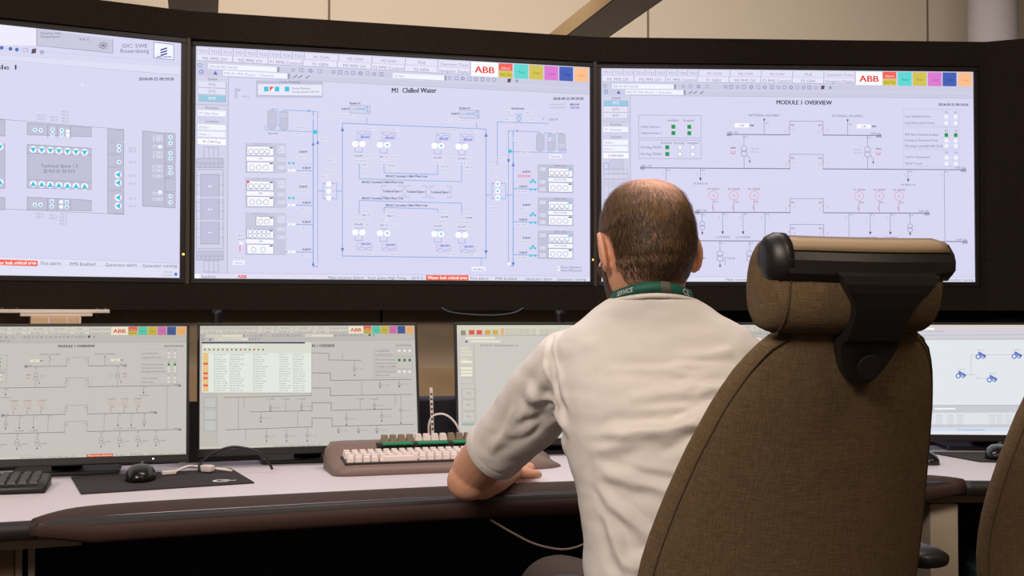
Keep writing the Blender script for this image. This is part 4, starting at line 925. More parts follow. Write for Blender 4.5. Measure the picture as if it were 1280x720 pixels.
# case: wedge with sloped flanks
def case_ring(x, inset, hs=1):
    y0, y1 = inset * .5, KD - inset * .4
    return [(x, y0, 0), (x, y0 - .002, .012 * hs), (x, y0 + .012, .020 * hs), (x, y0 + .05, .026 * hs), (x, y0 + .115 * (y1 - y0) / KD, .034 * hs), (x, y1 - .045, .060 * hs), (x, y1 - .012, .064 * hs), (x, y1, .056 * hs), (x, y1, 0)]
bm = BM()
loft(bm, [case_ring(0, .05, .45), case_ring(.004, .03, .75), case_ring(.018, .008, 1), case_ring(.05, 0, 1.02), case_ring(KW - .06, 0, 1.0), case_ring(KW - .03, .02, .7), case_ring(KW, .07, .3)])
bmesh.ops.recalc_face_normals(bm, faces=bm.faces[:]); link('case', fin(bm, 'case'), M['kcase'], kb, True)
slope = math.atan2(.016, .08)
boxm('key_well', .030, .43, .030, .108, .018, .0245, M['kdark'], kb, .001, rot=(R(6), 0, 0))
km = keycap(.0178, .0165, .013); km.materials.append(M['kwhite'])
for r_ in range(4):
    for i in range(20 if r_ else 19):
        if r_ == 0 and i == 6:
            continue
        if r_ == 0 and 3 < i < 9:
            continue
        o = bpy.data.objects.new('key', km); COL.objects.link(o); o.parent = kb
        o.location = (.044 + i * .0193 + (.004 if r_ % 2 else 0) - (.004 if r_ == 3 else 0), .042 + r_ * .0178, .0265 + r_ * .0035); o.rotation_euler = (R(8), 0, 0)
sb = keycap(.095, .0165, .013); sb.materials.append(M['kwhite'])
o = bpy.data.objects.new('space_bar', sb); COL.objects.link(o); o.parent = kb; o.location = (.0445 + 6 * .0193, .042, .0265); o.rotation_euler = (R(8), 0, 0)
boxm('upper_deck', .125, .50, .118, .185, .050, .0615, M['kdark'], kb, .002, rot=(0, 0, 0))
for i in range(4):
    x = .135 + i * .088
    boxm('green_strip', x, x + .075, .112, .135, .052, .0565, M['kgreen'], kb, rot=(R(3), 0, 0))
    for j in range(1): boxm('label_strip', x, x + .075, .136, .146, .058, .0625, M['kdark'], kb)
kw, kbn = keycap(.0185, .018, .016), keycap(.0185, .018, .016); kw.materials.append(M['kwhite']); kbn.materials.append(M['kbrown'])
for i in range(16):
    o = bpy.data.objects.new('function_key', kw if 4 <= i % 9 <= 7 else kbn); COL.objects.link(o); o.parent = kb
    o.location = (.150 + i * .0212, .168, .061)
# small black keyboard at the far left
kb2 = thing('black_keyboard', 'low black keyboard at the left edge beside the black mat', 'keyboard', (-.978, 2.520, ZD), R(15.5))
bm = BM(); rings = []
for x, s in ((-.44, 1), (-.02, 1), (-.006, .96), (0, .85)):
    rings.append([(x, .006 / s, 0), (x, .002, .012 * s), (x, .012, .018 * s), (x, .13, .028 * s), (x, .142, .020 * s), (x, .142, 0)])
loft(bm, rings); bmesh.ops.recalc_face_normals(bm, faces=bm.faces[:]); link('case', fin(bm, 'case'), M['bezel'], kb2, True)
k3 = keycap(.0172, .0172, .007); k3.materials.append(M['plast'])
for r_ in range(5):
    for i in range(19):
        o = bpy.data.objects.new('key', k3); COL.objects.link(o); o.parent = kb2
        o.location = (-.024 - i * .0215, .028 + r_ * .0218, .0185 + r_ * .0018); o.rotation_euler = (R(5), 0, 0)
# mat
mp = [(-.896, 2.505), (-.572, 2.672), (-.680, 2.915), (-1.012, 2.765)]
bm = BM(); loft(bm, [[(x, y, ZD + .0005) for x, y in mp], [(x, y, ZD + .0035) for x, y in mp]])
bmesh.ops.recalc_face_normals(bm, faces=bm.faces[:])
mt_ = thing('desk_mat', 'black cloth mat with a white logo at its right corner lying on the white desk', 'mat', (0, 0, 0))
link('cloth', fin(bm, 'cloth'), M['mat_'], mt_)
bm = BM()
def arcband(bm, cx, cy, r0, r1, a0, a1, z, sq=1.0, n=12):
    v = []
    for i in range(n + 1):
        a = R(a0 + (a1 - a0) * i / n)
        v.append((bm.verts.new((cx + r0 * math.cos(a), cy + sq * r0 * math.sin(a), z)), bm.verts.new((cx + r1 * math.cos(a), cy + sq * r1 * math.sin(a), z))))
    for p, q in zip(v, v[1:]): bm.faces.new((p[0], p[1], q[1], q[0]))
arcband(bm, -.648, 2.690, .013, .021, 40, 330, ZD + .0042); 
vs = [bm.verts.new(p) for p in ((-.650, 2.684, ZD + .0042), (-.618, 2.694, ZD + .0042), (-.618, 2.702, ZD + .0042), (-.650, 2.692, ZD + .0042))]; bm.faces.new(vs)
link('logo', fin(bm, 'logo'), M['white'], mt_)
def mouse(x, y, z, deg, label, s=1):
    t = thing('computer_mouse', label, 'mouse', (x, y, z), R(deg), 'black computer mice')
    bm = BM(); rings = []
    for i in range(13):
        u = i / 12; yy = (-.058 + .116 * u) * s; k = math.sin(math.pi * min(max(u * .96 + .02, 0), 1)) ** .42
        wd = .033 * k * s; ht = (.036 * math.sin(math.pi * (u * .82 + .12)) ** .8) * s
        ring = []
        for j in range(16):
            a = math.pi * 2 * j / 16; ring.append((wd * math.copysign(abs(math.cos(a)) ** .75, math.cos(a)), yy, max(0.001, ht * math.copysign(abs(math.sin(a)) ** .8, math.sin(a)) if math.sin(a) > 0 else .001)))
        rings.append(ring)
    loft(bm, rings); bmesh.ops.recalc_face_normals(bm, faces=bm.faces[:]); link('shell', fin(bm, 'shell'), M['mouse'], t, True)
    tubem('scroll_wheel', [(-.003, .034 * s, .029 * s), (.003, .034 * s, .029 * s)], .008, M['plast2'], t, 14)
    return t
mouse(-.836, 2.712, ZD + .004, 12, 'black computer mouse on the black mat in front of the leftmost monitor')
# right desk: second mat, two mice
mp = [(1.19, 3.06), (1.52, 3.0), (1.55, 3.25), (1.13, 3.27)]
bm = BM(); loft(bm, [[(x, y, ZD + .0005) for x, y in mp], [(x, y, ZD + .0035) for x, y in mp]]); bmesh.ops.recalc_face_normals(bm, faces=bm.faces[:])
tag(link('desk_mat', fin(bm, 'desk_mat'), M['mat_']), 'black mat in front of the monitor with blue icons', 'mat')
mouse(1.265, 3.13, ZD + .004, -30, 'black computer mouse on the right hand mat beside the second chair', 1.0)
mouse(1.035, 3.05, ZD, 20, 'black computer mouse just showing beside the right edge of the tall chair back')
# cables on the left part
tag(tubem('cable', catmull([(-.735, 2.83, .757), (-.735, 2.84, .775), (-.70, 2.845, .80), (-.66, 2.85, .812), (-.61, 2.855, .803), (-.585, 2.86, .785), (-.57, 2.865, .757)]), .003, M['cableb']),
    'black cable arching over the desk in front of the alarm list monitor', 'cable')
t = thing('usb_cable', 'white cable with a connector lying at the back edge of the black mat', 'cable', (0, 0, 0))
tubem('lead', catmull([(-.785, 2.80, .759), (-.76, 2.815, .770), (-.745, 2.835, .768), (-.72, 2.84, .765), (-.66, 2.84, .757)]), .003, M['cablew'], t)
boxm('connector', -.016, .016, -.006, .006, 0, .009, M['cablew'], t, .002, loc=(-.795, 2.79, .755), rot=(0, 0, R(35)))
boxm('plug', -.014, .014, -.01, .01, 0, .016, M['cablew'], t, .004, loc=(-.715, 2.83, .756), rot=(0, 0, R(-25)))
# white strip stand with cable arc, navy box
t = thing('strip_aerial', 'upright white perforated strip with a pale looped cable behind the large keyboard', 'device', (-.205, 3.14, ZD), R(8))
bm = BM()
box(bm, -.004, .004, -.002, .002, .06, .185, .0008)
for i in range(8): box(bm, -.0025, .0025, -.0026, -.0018, .075 + i * .013, .080 + i * .013, mi=1)
link('strip', fin(bm, 'strip'), [M['cablew'], M['kdark']], t, rot=(0, R(-2), 0))
boxm('foot', -.012, .012, -.012, .012, 0, .06, M['cablew'], t, .003, loc=(-.01, 0, 0))
tubem('lead', catmull([(-.012, 0, .055), (-.012, 0, .09), (.0, 0, .112), (.028, 0, .115), (.055, 0, .095), (.075, .0, .055), (.085, 0, .01)]), .0028, M['cablew'], t)
tag(boxm('equipment_box', -.10, .14, 0, .1, 0, .152, M['navy'], None, .006, loc=(-.20, 3.215, ZD), rot=(0, 0, R(12))), 'dark navy box standing in the gap between two desktop monitors', 'box')

# ------------------------------------------------------------------ chairs
HW = [(0, .045), (.008, .100), (.022, .122), (.045, .138), (.08, .156), (.13, .175), (.215, .199), (.30, .218), (.37, .231), (.42, .238), (.47, .240), (.53, .236), (.59, .208), (.63, .165), (.65, .10)]
def hwf(s):
    for (a, p), (b, q) in zip(HW, HW[1:]):
        if a <= s <= b: return p + (q - p) * (s - a) / (b - a)
    return HW[-1][1]
def backrest_mesh():
    """local: x right, z up along the back, y forward; origin at bottom"""
    Ltot = .65; rings = []; N = 26; nx = 24
    for i in range(N + 1):
        s = Ltot * (1 - math.cos(math.pi * i / N)) / 2; w_ = hwf(s); z = Ltot - s
        th = .030 * min(1, (.25 + math.sin(math.pi * min(max(s / Ltot, 0.0), 1)) ** .35))
        bow = .02 * math.cos(math.pi * (s / Ltot - .35)) 
        ring = []
        for j in range(nx * 2):
            a = 2 * math.pi * j / (nx * 2); ca, sa = math.cos(a), math.sin(a)
            x = w_ * math.copysign(abs(ca) ** .55, ca); y = th * math.copysign(abs(sa) ** .6, sa)
            ring.append((x, y + bow + 1.0 * x * x, z))
        rings.append(ring)
    bm = BM(); loft(bm, rings); bmesh.ops.recalc_face_normals(bm, faces=bm.faces[:])
    return fin(bm, 'backrest')
def seam_pts(side):
    out = []
    for i in range(30):
        s = .012 + .6 * i / 29; w_ = hwf(s) * .955; z = .65 - s; bow = .02 * math.cos(math.pi * (s / .65 - .35))
        x = side * w_
        out.append((x, -.030 * (1 - .955 ** 4) ** .3 * .98 + bow + 1.0 * x * x - .0005, z))
    return out
bmesh_back = None
def office_chair(label, loc, yaw, recline, seat_group='high backed office chairs', arms=(.65, .65)):
    t = thing('office_chair', label, 'chair', loc, yaw, seat_group)
    bz, by = .50, -.20
    rot = (recline, 0, 0)     # top leans to -y
    me = backrest_mesh()
    br = link('backrest', me, M['chair'], t, True, loc=(0, by, bz), rot=rot)
    for s in (-1, 1): 
        bm = BM(); tube(bm, seam_pts(s), .0012, 6); link('seam', fin(bm, 'seam'), M['chair2'], br, True)
    bm = BM()   # plastic cap at the top of the back, with its round button
    n = 20; pts = []
    top = .647; prof = []
    for i in range(n + 1):
        u = i / n; x = -.044 + .088 * u; d_ = .056 * (1 - abs(2 * u - 1) ** 2.6); prof.append((x, top - .012 - d_))
    fr = [(x, -.0335 + .02 * math.cos(math.pi * ((.65 - z) / .65 - .35)), z) for x, z in prof]
    outline = [(-.044, -.030 + .006, top + .002)] + fr + [(.044, -.030 + .006, top + .002)]
    A = [(x, y - .008, z) for x, y, z in outline]; B_ = [(x, y + .012, z) for x, y, z in outline]
    loft(bm, [B_, A]); bmesh.ops.recalc_face_normals(bm, faces=bm.faces[:])
    link('headrest_socket', fin(bm, 'headrest_socket'), M['plast'], br)
    bm = BM(); tube(bm, [(0, -.038, top - .036), (0, -.0420, top - .036)], .0175, 24); link('lock_button', fin(bm, 'lock_button'), M['plast'], br)
    # headrest: pillow, stem and back bar
    def sq(a, p): return math.copysign(abs(a) ** p, a)
    bm = BM(); rings = []
    for x, k in ((-.150, .55), (-.1485, .80), (-.144, .93), (-.134, 1.0), (-.10, 1.03), (-.05, 1.03), (0, 1.02), (.05, 1.03), (.075, 1.02), (.095, .98), (.105, .90), (.109, .78), (.111, .55)):
        rings.append([(x, .044 * k * sq(math.cos(a), .9) + 1.0 * x * x, .064 * k * sq(math.sin(a), .9)) for a in [2 * math.pi * j / 28 for j in range(28)]])
    loft(bm, rings); bmesh.ops.recalc_face_normals(bm, faces=bm.faces[:])
    HZ = .708; HY = .012
    pil = link('headrest_pillow', fin(bm, 'headrest_pillow'), M['chair'], br, True, loc=(0, HY, HZ), rot=(-recline * .6, 0, 0))
    for s in (-1, .72):
        bm = BM(); tube(bm, [(s * .128, .0448 * sq(math.cos(a), .9) + .0164, .0650 * sq(math.sin(a), .9)) for a in [2 * math.pi * j / 28 for j in range(29)]], .0011, 6)
        link('seam', fin(bm, 'seam'), M['chair2'], pil, True)
    def yb(x): return 1.0 * x * x - .050
    bm = BM(); rings = []
    for i in range(15):
        u = i / 14; x = -.135 + .251 * u; e_ = .2 + .8 * min(1, (1 - u) * 6); y_ = yb(x)
        rings.append([(x, y_ + .050, .066), (x, y_ + .018, .062), (x, y_ + .004, .050), (x, y_ - .001, .040), (x, y_ - .002, .022 + .008 * (1 - e_)), (x, y_ + .004, .012 + .012 * (1 - e_)), (x, y_ + .014, .012), (x, y_ + .04, .05)])
    loft(bm, rings); bmesh.ops.recalc_face_normals(bm, faces=bm.faces[:])
    link('headrest_bar', fin(bm, 'headrest_bar'), M['plast'], pil, False)
    bm = BM(); rings = []
    for i in range(15):   # paler strip on top of the bar
        u = i / 14; x = -.128 + .238 * u; y_ = yb(x)
        rings.append([(x, y_ + .052, .0680), (x, y_ + .018, .0650), (x, y_ + .0035, .0525), (x, y_ + .020, .055)])
    loft(bm, rings); bmesh.ops.recalc_face_normals(bm, faces=bm.faces[:]); link('top_strip', fin(bm, 'top_strip'), M['strip'], pil, True)
    bm = BM(); rings = []
    for x, k in ((-.1555, .30), (-.154, .62), (-.149, .86), (-.140, 1.0), (-.128, 1.0)):   # rounded end cap
        rings.append([(x, x * x - .022 + .030 * k * math.cos(a), .038 + .034 * k * math.sin(a) + .2 * .030 * k * math.cos(a)) for a in [2 * math.pi * j / 20 for j in range(20)]])
    loft(bm, rings); bmesh.ops.recalc_face_normals(bm, faces=bm.faces[:]); link('end_cap', fin(bm, 'end_cap'), M['plast'], pil, True)
    bm = BM(); rings = []
    for z, w_, y in ((.636, .042, -.018), (.650, .042, -.030), (.68, .041, -.036), (.70, .044, -.039), (.712, .052, -.040), (.722, .060, -.041), (.734, .068, -.040), (.744, .074, -.036)):
        rings.append([(-w_, y - .009, z), (w_, y - .009, z), (w_, y + .012, z), (-w_, y + .012, z)])
    loft(bm, rings); bmesh.ops.recalc_face_normals(bm, faces=bm.faces[:]); link('headrest_stem', fin(bm, 'headrest_stem'), M['plast'], br)
    # seat
    bm = BM(); rings = []
    for i in range(13):
        u = i / 12; yy = -.22 + .48 * u; k = math.sin(math.pi * (.04 + .92 * u)) ** .3; wd = .25 * k; ring = []
        for j in range(24):
            a = 2 * math.pi * j / 24; ring.append((wd * math.copysign(abs(math.cos(a)) ** .5, math.cos(a)), yy, .035 * k * math.copysign(abs(math.sin(a)) ** .7, math.sin(a)) - (.02 * u ** 4)))
        rings.append(ring)
    loft(bm, rings); bmesh.ops.recalc_face_normals(bm, faces=bm.faces[:]); link('seat', fin(bm, 'seat'), M['chair'], t, True, loc=(0, 0, .45))
    boxm('seat_mechanism', -.09, .09, -.14, .12, .36, .42, M['plast'], t, .01)
    bm = BM(); tube(bm, [(0, -.12, .39), (0, -.22, .41), (0, -.26, .48), (0, -.285, .60)], [.025, .025, .022, .018], 10); link('back_support', fin(bm, 'back_support'), M['plast'], t, True)
    for s in (-1, 1):
        bm = BM(); tube(bm, catmull([(s * .10, 0, .40), (s * .24, -.05, .42), (s * .272, -.08, .48), (s * .276, -.09, arms[s > 0] - .015)], 4), .018, 12); link('armrest_post', fin(bm, 'armrest_post'), M['plast'], t, True)
        bm = BM(); rings = []
        for u, k in ((-.13, .4), (-.12, .8), (-.09, 1), (.06, 1), (.10, .85), (.12, .5)):
            rings.append([(s * .278 + .040 * k * math.copysign(abs(math.cos(a)) ** .7, math.cos(a)), u - .09, arms[s > 0] + .017 * k * math.copysign(abs(math.sin(a)) ** .7, math.sin(a))) for a in [2 * math.pi * j / 18 for j in range(18)]])
        loft(bm, rings); bmesh.ops.recalc_face_normals(bm, faces=bm.faces[:]); link('armrest_pad', fin(bm, 'armrest_pad'), M['plast'], t, True)
    tubem('gas_column', [(0, 0, .10), (0, 0, .36)], .026, M['plast2'], t, 16)
    for k in range(5):
        a = R(90 + 72 * k); lg = tubem('base_leg', [(0, 0, .105), (.16 * math.cos(a), .16 * math.sin(a), .095), (.30 * math.cos(a), .30 * math.sin(a), .075)], [.028, .022, .015], M['plast'], t)
        bm = BM()
        for s in (-1, 1):
            c0 = Vector((.30 * math.cos(a), .30 * math.sin(a), .028)); n_ = Vector((-math.sin(a), math.cos(a), 0))
            tube(bm, [c0 + n_ * s * .008, c0 + n_ * s * .024], .028, 18)
        link('caster', fin(bm, 'caster'), M['plast'], lg)
    return t
# top of the back sits at (.47, 1.66, 1.11)
YAW1, REC1 = R(16), R(22)
office_chair('tall olive brown chair with a headrest directly behind the seated person', (.358, 2.084, 0), YAW1, REC1, arms=(.675, .725))
office_chair('olive brown chair cut off at the right edge, beyond the tall chair', (1.085, 2.42, 0), R(4), R(14), arms=(.56, .56))

# ------------------------------------------------------------------ the person
man = thing('person', 'seated person in white shirt and green lanyard, seen from behind, leaning on the desk', 'person', (.29, 2.06, 0))
def W(*p): return Vector(p) - Vector((.29, 2.06, 0))
HC = Vector((.231, 2.060, 1.250)); HY_ = R(17); HP = R(8)        # head centre, turned left, bowed a little
HM = Matrix.Translation(HC - Vector((.29, 2.06, 0))) @ Matrix.Rotation(HY_, 4, 'Z') @ Matrix.Rotation(-HP, 4, 'X')
def ell(c, rx, ry, rz, M4, n=20):
    bm_ = bmesh.ops.create_uvsphere
def sph(bm, c, r, M4=None, u=20, v=14):
    m = Matrix.Translation(c) @ Matrix.Diagonal((r[0], r[1], r[2], 1))
    if M4 is not None: m = M4 @ m
    bmesh.ops.create_uvsphere(bm, u_segments=u, v_segments=v, radius=1, matrix=m)
def head_shape(bm):
    HR = [(.104, .018, .020, .022), (.100, .034, .036, .040), (.090, .050, .054, .062), (.075, .0625, .070, .078), (.052, .0715, .083, .091), (.025, .0765, .089, .098), (0, .078, .090, .100),
          (-.025, .0765, .089, .096), (-.048, .073, .088, .085), (-.068, .0685, .088, .066), (-.088, .061, .088, .045), (-.106, .050, .087, .02), (-.120, .036, .083, -.01), (-.128, .020, .076, -.03)]
    rings = []
    for z, a, f, b in HR:
        ring = []
        for j in range(32):
            t_ = 2 * math.pi * j / 32; c_, s_ = math.cos(t_), math.sin(t_)
            x = a * math.copysign(abs(c_) ** .92, c_); cy = (f - b) / 2; ry = (f + b) / 2
            ring.append(HM @ Vector((x, cy + ry * math.copysign(abs(s_) ** .95, s_), z)))
        rings.append(ring)
    loft(bm, rings)
    # face
    tube(bm, [HM @ Vector(p) for p in ((0, .088, .008), (0, .100, -.020), (0, .108, -.038))], [.008, .010, .012], 10)
    for s in (-1, 1):
        sph(bm, (s * .011, .098, -.042), (.009, .010, .007), HM)
        sph(bm, (s * .032, .078, .016), (.024, .014, .007), HM)       # brow
        sph(bm, (s * .040, .068, -.035), (.024, .020, .020), HM)      # cheek
        # ear
        E = HM @ Matrix.Translation((s * .079, -.006, -.022)) @ Matrix.Rotation(s * R(22), 4, 'Z') @ Matrix.Rotation(R(-10), 4, 'X')
        pts = []
        for k in range(15):
            a = R(-80 + 285 * k / 14); pts.append(E @ Vector((s * (.005 + .004 * math.sin(a)), -.016 * math.cos(a) - .002, .031 * math.sin(a))))
        tube(bm, pts, [.0055] * 11 + [.006, .0068, .0072, .006], 8)
        sph(bm, (s * .002, -.003, .0), (.0055, .014, .026), E)
        sph(bm, (s * .0, .0, -.025), (.007, .009, .011), E)
    sph(bm, (0, .076, -.108), (.022, .016, .016), HM)
    sph(bm, (0, .090, -.068), (.020, .008, .006), HM); sph(bm, (0, .089, -.078), (.018, .008, .006), HM)
bm = BM(); head_shape(bm)
# neck
nb = W(.243, 2.045, 1.09)
tube(bm, [nb + Vector((0, 0, -.04)), nb + Vector((0, .004, .02)), nb + Vector((-.003, .010, .06)), nb + Vector((-.006, .022, .11)), HM @ Vector((0, -.02, -.03))], [.050, .056, .058, .058, .055], 24)
# arms
EL = W(-.083, 2.392, .799); WR = W(-.006, 2.622, .783)
tube(bm, [W(.09, 2.13, 1.03), W(.03, 2.22, .94), W(-.042, 2.32, .86), EL + Vector((.010, -.012, .018)), EL], [.048, .050, .0475, .047, .041], 20)
sph(bm, EL + Vector((-.004, -.012, -.003)), (.042, .040, .040))
tube(bm, [EL, EL + (WR - EL) * .25, EL + (WR - EL) * .55, EL + (WR - EL) * .85, WR], [.041, .0475, .041, .031, .027], 20)
ER = W(.565, 2.33, .80); WRR = W(.47, 2.60, .79)
tube(bm, [W(.415, 2.11, 1.02), W(.48, 2.19, .93), W(.53, 2.27, .86), ER], [.046, .048, .046, .038], 20)
tube(bm, [ER, ER + (WRR - ER) * .3, ER + (WRR - ER) * .6, WRR], [.038, .043, .037, .026], 20)
def hand(bm, wr, yaw, side, curl=25, roll=0):
    """palm down; side=+1 thumb on +x side"""
    H = Matrix.Translation(wr) @ Matrix.Rotation(yaw, 4, 'Z') @ Matrix.Rotation(R(roll), 4, 'Y')
    # palm
    rings = []
    for y, w_, h in ((-.01, .026, .019), (.02, .033, .017), (.055, .040, .015), (.082, .041, .0125), (.090, .036, .010)):
        rings.append([H @ Vector((w_ * math.copysign(abs(math.cos(a)) ** .7, math.cos(a)), y, h * math.sin(a))) for a in [2 * math.pi * j / 16 for j in range(16)]])
    loft(bm, rings)
    L = [.070, .080, .075, .058]; xs = [.030, .010, -.0105, -.030]
    for k in range(4):
        x = xs[k] * side; l = L[k]; sp = R(5 - k * 3.2) * -side
        p = Vector((x, .078 if k < 3 else .070, .002)); pts = [p]; ang = R(4)
        for f in (.45, .30, .25):
            ang -= R(curl + k * 2); d_ = Vector((math.sin(sp), math.cos(sp) * math.cos(ang), math.sin(ang)))
            p = p + d_ * l * f; pts.append(p)
        tube(bm, [H @ q for q in pts], [.0095, .0088, .0080, .0066], 10); sph(bm, pts[-1], (.0066,) * 3, H, 10, 8)
    th = [Vector((.022 * side, .012, -.004)), Vector((.044 * side, .036, -.010)), Vector((.052 * side, .062, -.014)), Vector((.048 * side, .084, -.018))]
    tube(bm, [H @ q for q in th], [.014, .0115, .0098, .0078], 10); sph(bm, th[-1], (.0078,) * 3, H, 10, 8)
hand(bm, WR + Vector((0, .005, 0)), R(-12), 1, 14)
hand(bm, WRR + Vector((0, .005, 0)), R(12), -1, 22)
body = voxel(bm, .0032, 3, .5)
bo = link('body', body, M['skin'], man, True)
# eyes, brows, lips
for s in (-1, 1):
    bm = BM(); sph(bm, (s * .031, .080, .000), (.012, .010, .0085), HM); e_ = link('eye', fin(bm, 'eye'), M['eye'], man, True)
    bm = BM(); sph(bm, (s * .031, .0885, .000), (.005, .003, .005), HM); link('iris', fin(bm, 'iris'), M['iris'], e_, True)
    bm = BM(); tube(bm, [HM @ Vector(p) for p in ((s * .014, .093, .019), (s * .034, .090, .024), (s * .052, .078, .018))], [.003, .004, .002], 8); link('eyebrow', fin(bm, 'eyebrow'), M['beard'], man, True)
bm = BM(); sph(bm, (0, .0965, -.0725), (.021, .004, .005), HM); link('lips', fin(bm, 'lips'), M['lip'], man, True)

# hair: thin shell over the scalp with short strands, thinning at the crown
HMi = HM.inverted()
def sm(a, b, x): t_ = min(max((x - a) / (b - a), 0), 1); return t_ * t_ * (3 - 2 * t_)
def hair_density(p):
    x, y, z = p
    if y > .088: return 0
    lowlim = -.098 + .020 * sm(-.03, .045, abs(x)) if y < -.03 else -.048
    # above the ears and in front of them
    if y >= -.03:
        lowlim = -.002 + (.012 if y > .02 else 0)
        if y < -.02: lowlim = -.055
    d = sm(lowlim - .003, lowlim + .02, z)
    earr = ((y + .010) / .024) ** 2 + ((z + .020) / .034) ** 2
    d *= sm(.85, 1.25, earr) if abs(x) > .055 else 1
    front = 1 - sm(.055, .085, y + .3 * max(0, z - .05))
    d *= front
    # bald crown
    q = math.sqrt(((x - .010) / .050) ** 2 + ((y + .040) / .085) ** 2 + (max(0, .108 - z) / .052) ** 2)
    crown = 1 - sm(.6, 1.9, q)
    return d * (1 - .97 * crown)
bm = BM(); bm.from_mesh(body); bm.normal_update()
keep = []
src = []
for f in bm.faces:
    c = HMi @ f.calc_center_median()
    if c.length < .16 and c.z > -.11:
        d = hair_density(c)
        # ear faces stand off the head: skip them
        if abs(c.x) > .0785 and -.035 < c.y < .03 and c.z < .015: d = 0
        if d > .04: keep.append(f); src.append((f.calc_center_median().copy(), f.normal.copy(), d, c.copy()))
kill = [f for f in bm.faces if f not in set(keep)]
bmesh.ops.delete(bm, geom=kill, context='FACES')
for v in bm.verts: v.co += v.normal * .0010
hm_ = bpy.data.meshes.new('hair'); 
# strands
base = [v.co.copy() for v in bm.verts]
nshell = len(bm.faces)
rnd = random.Random(3)
down = (HM.to_3x3() @ Vector((0, 0, -1)))
ctr = HM @ Vector((.006, -.03, .10))
for _ in range(44000):
    p, n, d, lc = src[rnd.randrange(len(src))]
    if rnd.random() > d: continue
    q = p - ctr; fl = (q - n * q.dot(n)); fl = fl.normalized() if fl.length > 1e-4 else down
    fl = (fl * .8 + (down - n * down.dot(n)) * .7)
    if lc.z < -.03: fl = fl + HM.to_3x3() @ Vector((-.5 * math.copysign(1, lc.x), 0, .1))
    fl.normalize()
    sd = n.cross(fl).normalized()
    fl = (fl + sd * rnd.uniform(-.35, .35)).normalized()
    l = rnd.uniform(.010, .018); wd = .00022
    p = p + n * .0006 + Vector((rnd.uniform(-.0016, .0016), rnd.uniform(-.0016, .0016), rnd.uniform(-.0016, .0016)))
    m1 = p + fl * l * .55 + n * .0026 * rnd.uniform(.6, 1.3); tp = p + fl * l + n * .0022 * rnd.uniform(.2, 1.4)
    a = bm.verts.new(p + sd * wd); b = bm.verts.new(p - sd * wd); c = bm.verts.new(m1 + sd * wd * .8); d2 = bm.verts.new(m1 - sd * wd * .8); e = bm.verts.new(tp)
    f1 = bm.faces.new((a, b, d2, c)); f2 = bm.faces.new((c, d2, e)); f1.material_index = f2.material_index = rnd.choice((1, 1, 1, 1, 2)) if lc.z < .03 + .01 * math.sin(lc.x * 90) and lc.z > -.07 else rnd.choice((1, 2, 2))
bm.to_mesh(hm_); bm.free()
dens = hm_.color_attributes.new('density', 'FLOAT_COLOR', 'POINT')
arr = []
for v in hm_.vertices: d = hair_density(HMi @ v.co); arr += [d, d, d, 1]
dens.data.foreach_set('color', arr)
def hair_shell_mat():
    m = bpy.data.materials.new('scalp with short hair'); m.use_nodes = True; nt = m.node_tree; b = nt.nodes['Principled BSDF']; b.inputs['Roughness'].default_value = .65
    at = nt.nodes.new('ShaderNodeAttribute'); at.attribute_name = 'density'
    tc = nt.nodes.new('ShaderNodeTexCoord'); mp_ = nt.nodes.new('ShaderNodeMapping'); mp_.inputs['Scale'].default_value = (160, 160, 34); mp_.inputs['Rotation'].default_value = (0, R(14), 0)
    nz = nt.nodes.new('ShaderNodeTexNoise'); nz.inputs['Scale'].default_value = 1; nz.inputs['Detail'].default_value = 6
    nt.links.new(tc.outputs['Object'], mp_.inputs[0]); nt.links.new(mp_.outputs[0], nz.inputs['Vector'])
    h = nt.nodes.new('ShaderNodeMix'); h.data_type = 'RGBA'; h.inputs[6].default_value = lin((56, 40, 27)); h.inputs[7].default_value = lin((142, 108, 70)); nt.links.new(nz.outputs['Fac'], h.inputs[0])
    n2 = nt.nodes.new('ShaderNodeMath'); n2.operation = 'MULTIPLY_ADD'; n2.inputs[1].default_value = .9; n2.inputs[2].default_value = -.45; nt.links.new(nz.outputs['Fac'], n2.inputs[0])
    n3 = nt.nodes.new('ShaderNodeMath'); n3.operation = 'ADD'; n3.use_clamp = True; nt.links.new(n2.outputs[0], n3.inputs[0]); nt.links.new(at.outputs['Fac'], n3.inputs[1])
    mr = nt.nodes.new('ShaderNodeMapRange'); mr.interpolation_type = 'SMOOTHSTEP'; mr.inputs[1].default_value = .12; mr.inputs[2].default_value = .8; nt.links.new(n3.outputs[0], mr.inputs[0])
    mx = nt.nodes.new('ShaderNodeMix'); mx.data_type = 'RGBA'; mx.inputs[6].default_value = lin((206, 158, 134)); nt.links.new(h.outputs[2], mx.inputs[7]); nt.links.new(mr.outputs[0], mx.inputs[0]); nt.links.new(mx.outputs[2], b.inputs['Base Color'])
    return m
link('hair', hm_, [hair_shell_mat(), mat('dark hair strand', (66, 48, 33), .5), mat('light hair strand', (138, 106, 68), .5)], man)
# beard on cheeks, jaw and chin
bm = BM(); bm.from_mesh(body); bm.normal_update(); kill = []
for f in bm.faces:
    c = HMi @ f.calc_center_median()
    ok = c.length < .17 and (-.130 < c.z < -.034 + .35 * max(0, .03 - c.y) and c.y > .012 and not (abs(c.x) < .05 and c.z > -.06) and abs(c.x) < .078)
    if c.z < -.1 and c.y < .03: ok = False
    if not ok: kill.append(f)
bmesh.ops.delete(bm, geom=kill, context='FACES')
for v in bm.verts: v.co += v.normal * .003
link('beard', fin(bm, 'beard'), M['beard'], man, True)

